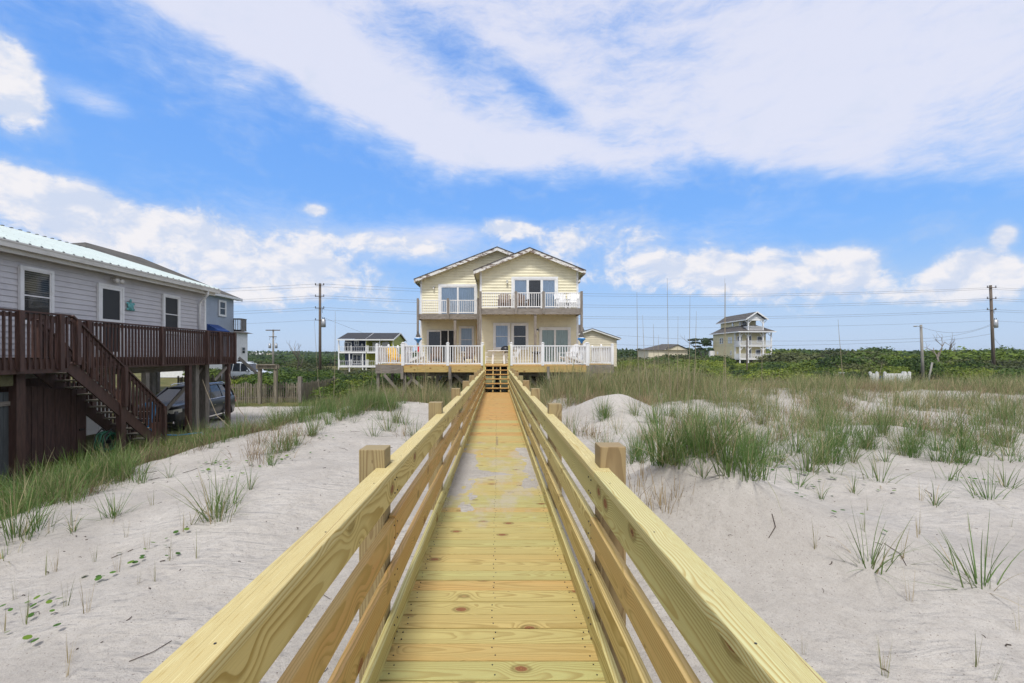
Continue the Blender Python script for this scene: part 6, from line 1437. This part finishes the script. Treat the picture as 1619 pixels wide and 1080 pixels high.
# twigs and wrack
m = MB()
for _ in range(420):
    if random.random() < .5: x = random.uniform(-5.2, -.9); y = random.uniform(2.0, 11)
    else: x = random.uniform(1.0, 9); y = random.uniform(2.2, 11)
    z = gz(x, y)+.004; a = random.uniform(0, 3.14); L = random.uniform(.01, .05) if random.random() < .9 else random.uniform(.08, .25)
    m.tube([(x, y, z), (x+L*.5*math.cos(a), y+L*.5*math.sin(a), gz(x+L*.5*math.cos(a), y+L*.5*math.sin(a))+.006), (x+L*math.cos(a+.3), y+L*math.sin(a+.3), gz(x+L*math.cos(a+.3), y+L*math.sin(a+.3))+.004)], random.uniform(.0012, .004), 4)
tag(m.build('twigs', simple('dark_twig', (.06, .045, .035), .9, .4, 30)), 'dark bits of twig and wrack scattered over the sand', 'twigs', kind='stuff')
m = MB()
for q in (((1240, 818), (1290, 845), (1350, 862), (1400, 872), (1435, 880)), ((820, 735), (700, 0), (0, 0), (0, 0), (0, 0))):
    if q[1][1] == 0: continue
    pp = [at(*c) for c in q]; m.tube([(c.x, c.y, c.z+.01) for c in pp], .006, 5)
tag(m.build('runner_stem', DEADW), 'long dry runner stem lying across the right sand', 'stem')
# tall sea oat stalks
so_ = []
for k, (px, yb, yt, d, ln) in enumerate(((1055, 600, 440, 10.5, -1.0), (1091, 610, 466, 11, .2), (1007, 600, 462, 10.5, -.8), (1147, 600, 448, 9.5, -.4), (1146, 560, 440, 12, .1), (1016, 590, 498, 12, -2), (1033, 590, 512, 12.5, -1), (1072, 590, 500, 13, 0), (1101, 590, 492, 12, .6), (1325, 590, 505, 11, -4), (1041, 585, 530, 13, 0), (1205, 620, 545, 12, -.2), (530, 650, 492, 12.5, .6), (497, 600, 505, 14, -3.5), (600, 655, 560, 11, -2.5), (590, 640, 578, 13, 2), (1395, 640, 572, 10, 5), (1455, 690, 640, 8, 1), (362, 660, 590, 9.5, -6), (320, 690, 600, 9, -9))):
    x = X(px, d); zt = Z(yt, d); g0 = gz(x, d); top = Vector((x, d, zt)); bot = Vector((x-ln*.12, d+.05, g0-.05)); 
    m = MB(); mid = bot.lerp(top, .5)+Vector((ln*.03, 0, .02)); m.tube([bot, mid, bot.lerp(top, .85)+Vector((ln*.01, 0, 0)), top], [.008, .0066, .0045, .0025], 5)
    m2 = MB(); u = (top-mid).normalized()
    o = m.build('sea_oat_stalk', STALKM)
    me_ = o.data; a = me_.attributes.new('shade', 'FLOAT', 'POINT'); a.data.foreach_set('value', [random.uniform(.2, .8)]*len(me_.vertices))
    side = 'right' if px > 786 else 'left'
    tag(o, 'tall thin bleached grass stalk standing against the background '+side+' of the boardwalk', 'stalk', 'tall bleached stalks '+side+' of the boardwalk')

# ------------------------------------------------------------------ sea air
HAZE = bpy.data.materials.new('sea_haze'); HAZE.use_nodes = True; ht = HAZE.node_tree
for n_ in list(ht.nodes):
    if n_.type == 'BSDF_PRINCIPLED': ht.nodes.remove(n_)
pv = ht.nodes.new('ShaderNodeVolumePrincipled'); pv.inputs['Color'].default_value = (.80, .90, 1.0, 1); pv.inputs['Density'].default_value = .00022; pv.inputs['Anisotropy'].default_value = .2
ht.links.new(pv.outputs[0], ht.nodes['Material Output'].inputs['Volume'])
m = MB(); zs_ = min(v_.co.z for v_ in ground.data.vertices)-1.0; xs_ = max(gx)+30; m.box(min(gx)-30, xs_, min(gy)-30, max(gy)+30, zs_, 14.0)
tag(m.build('haze', HAZE), 'thin pale sea haze softening the far trees and houses', 'haze', kind='stuff')
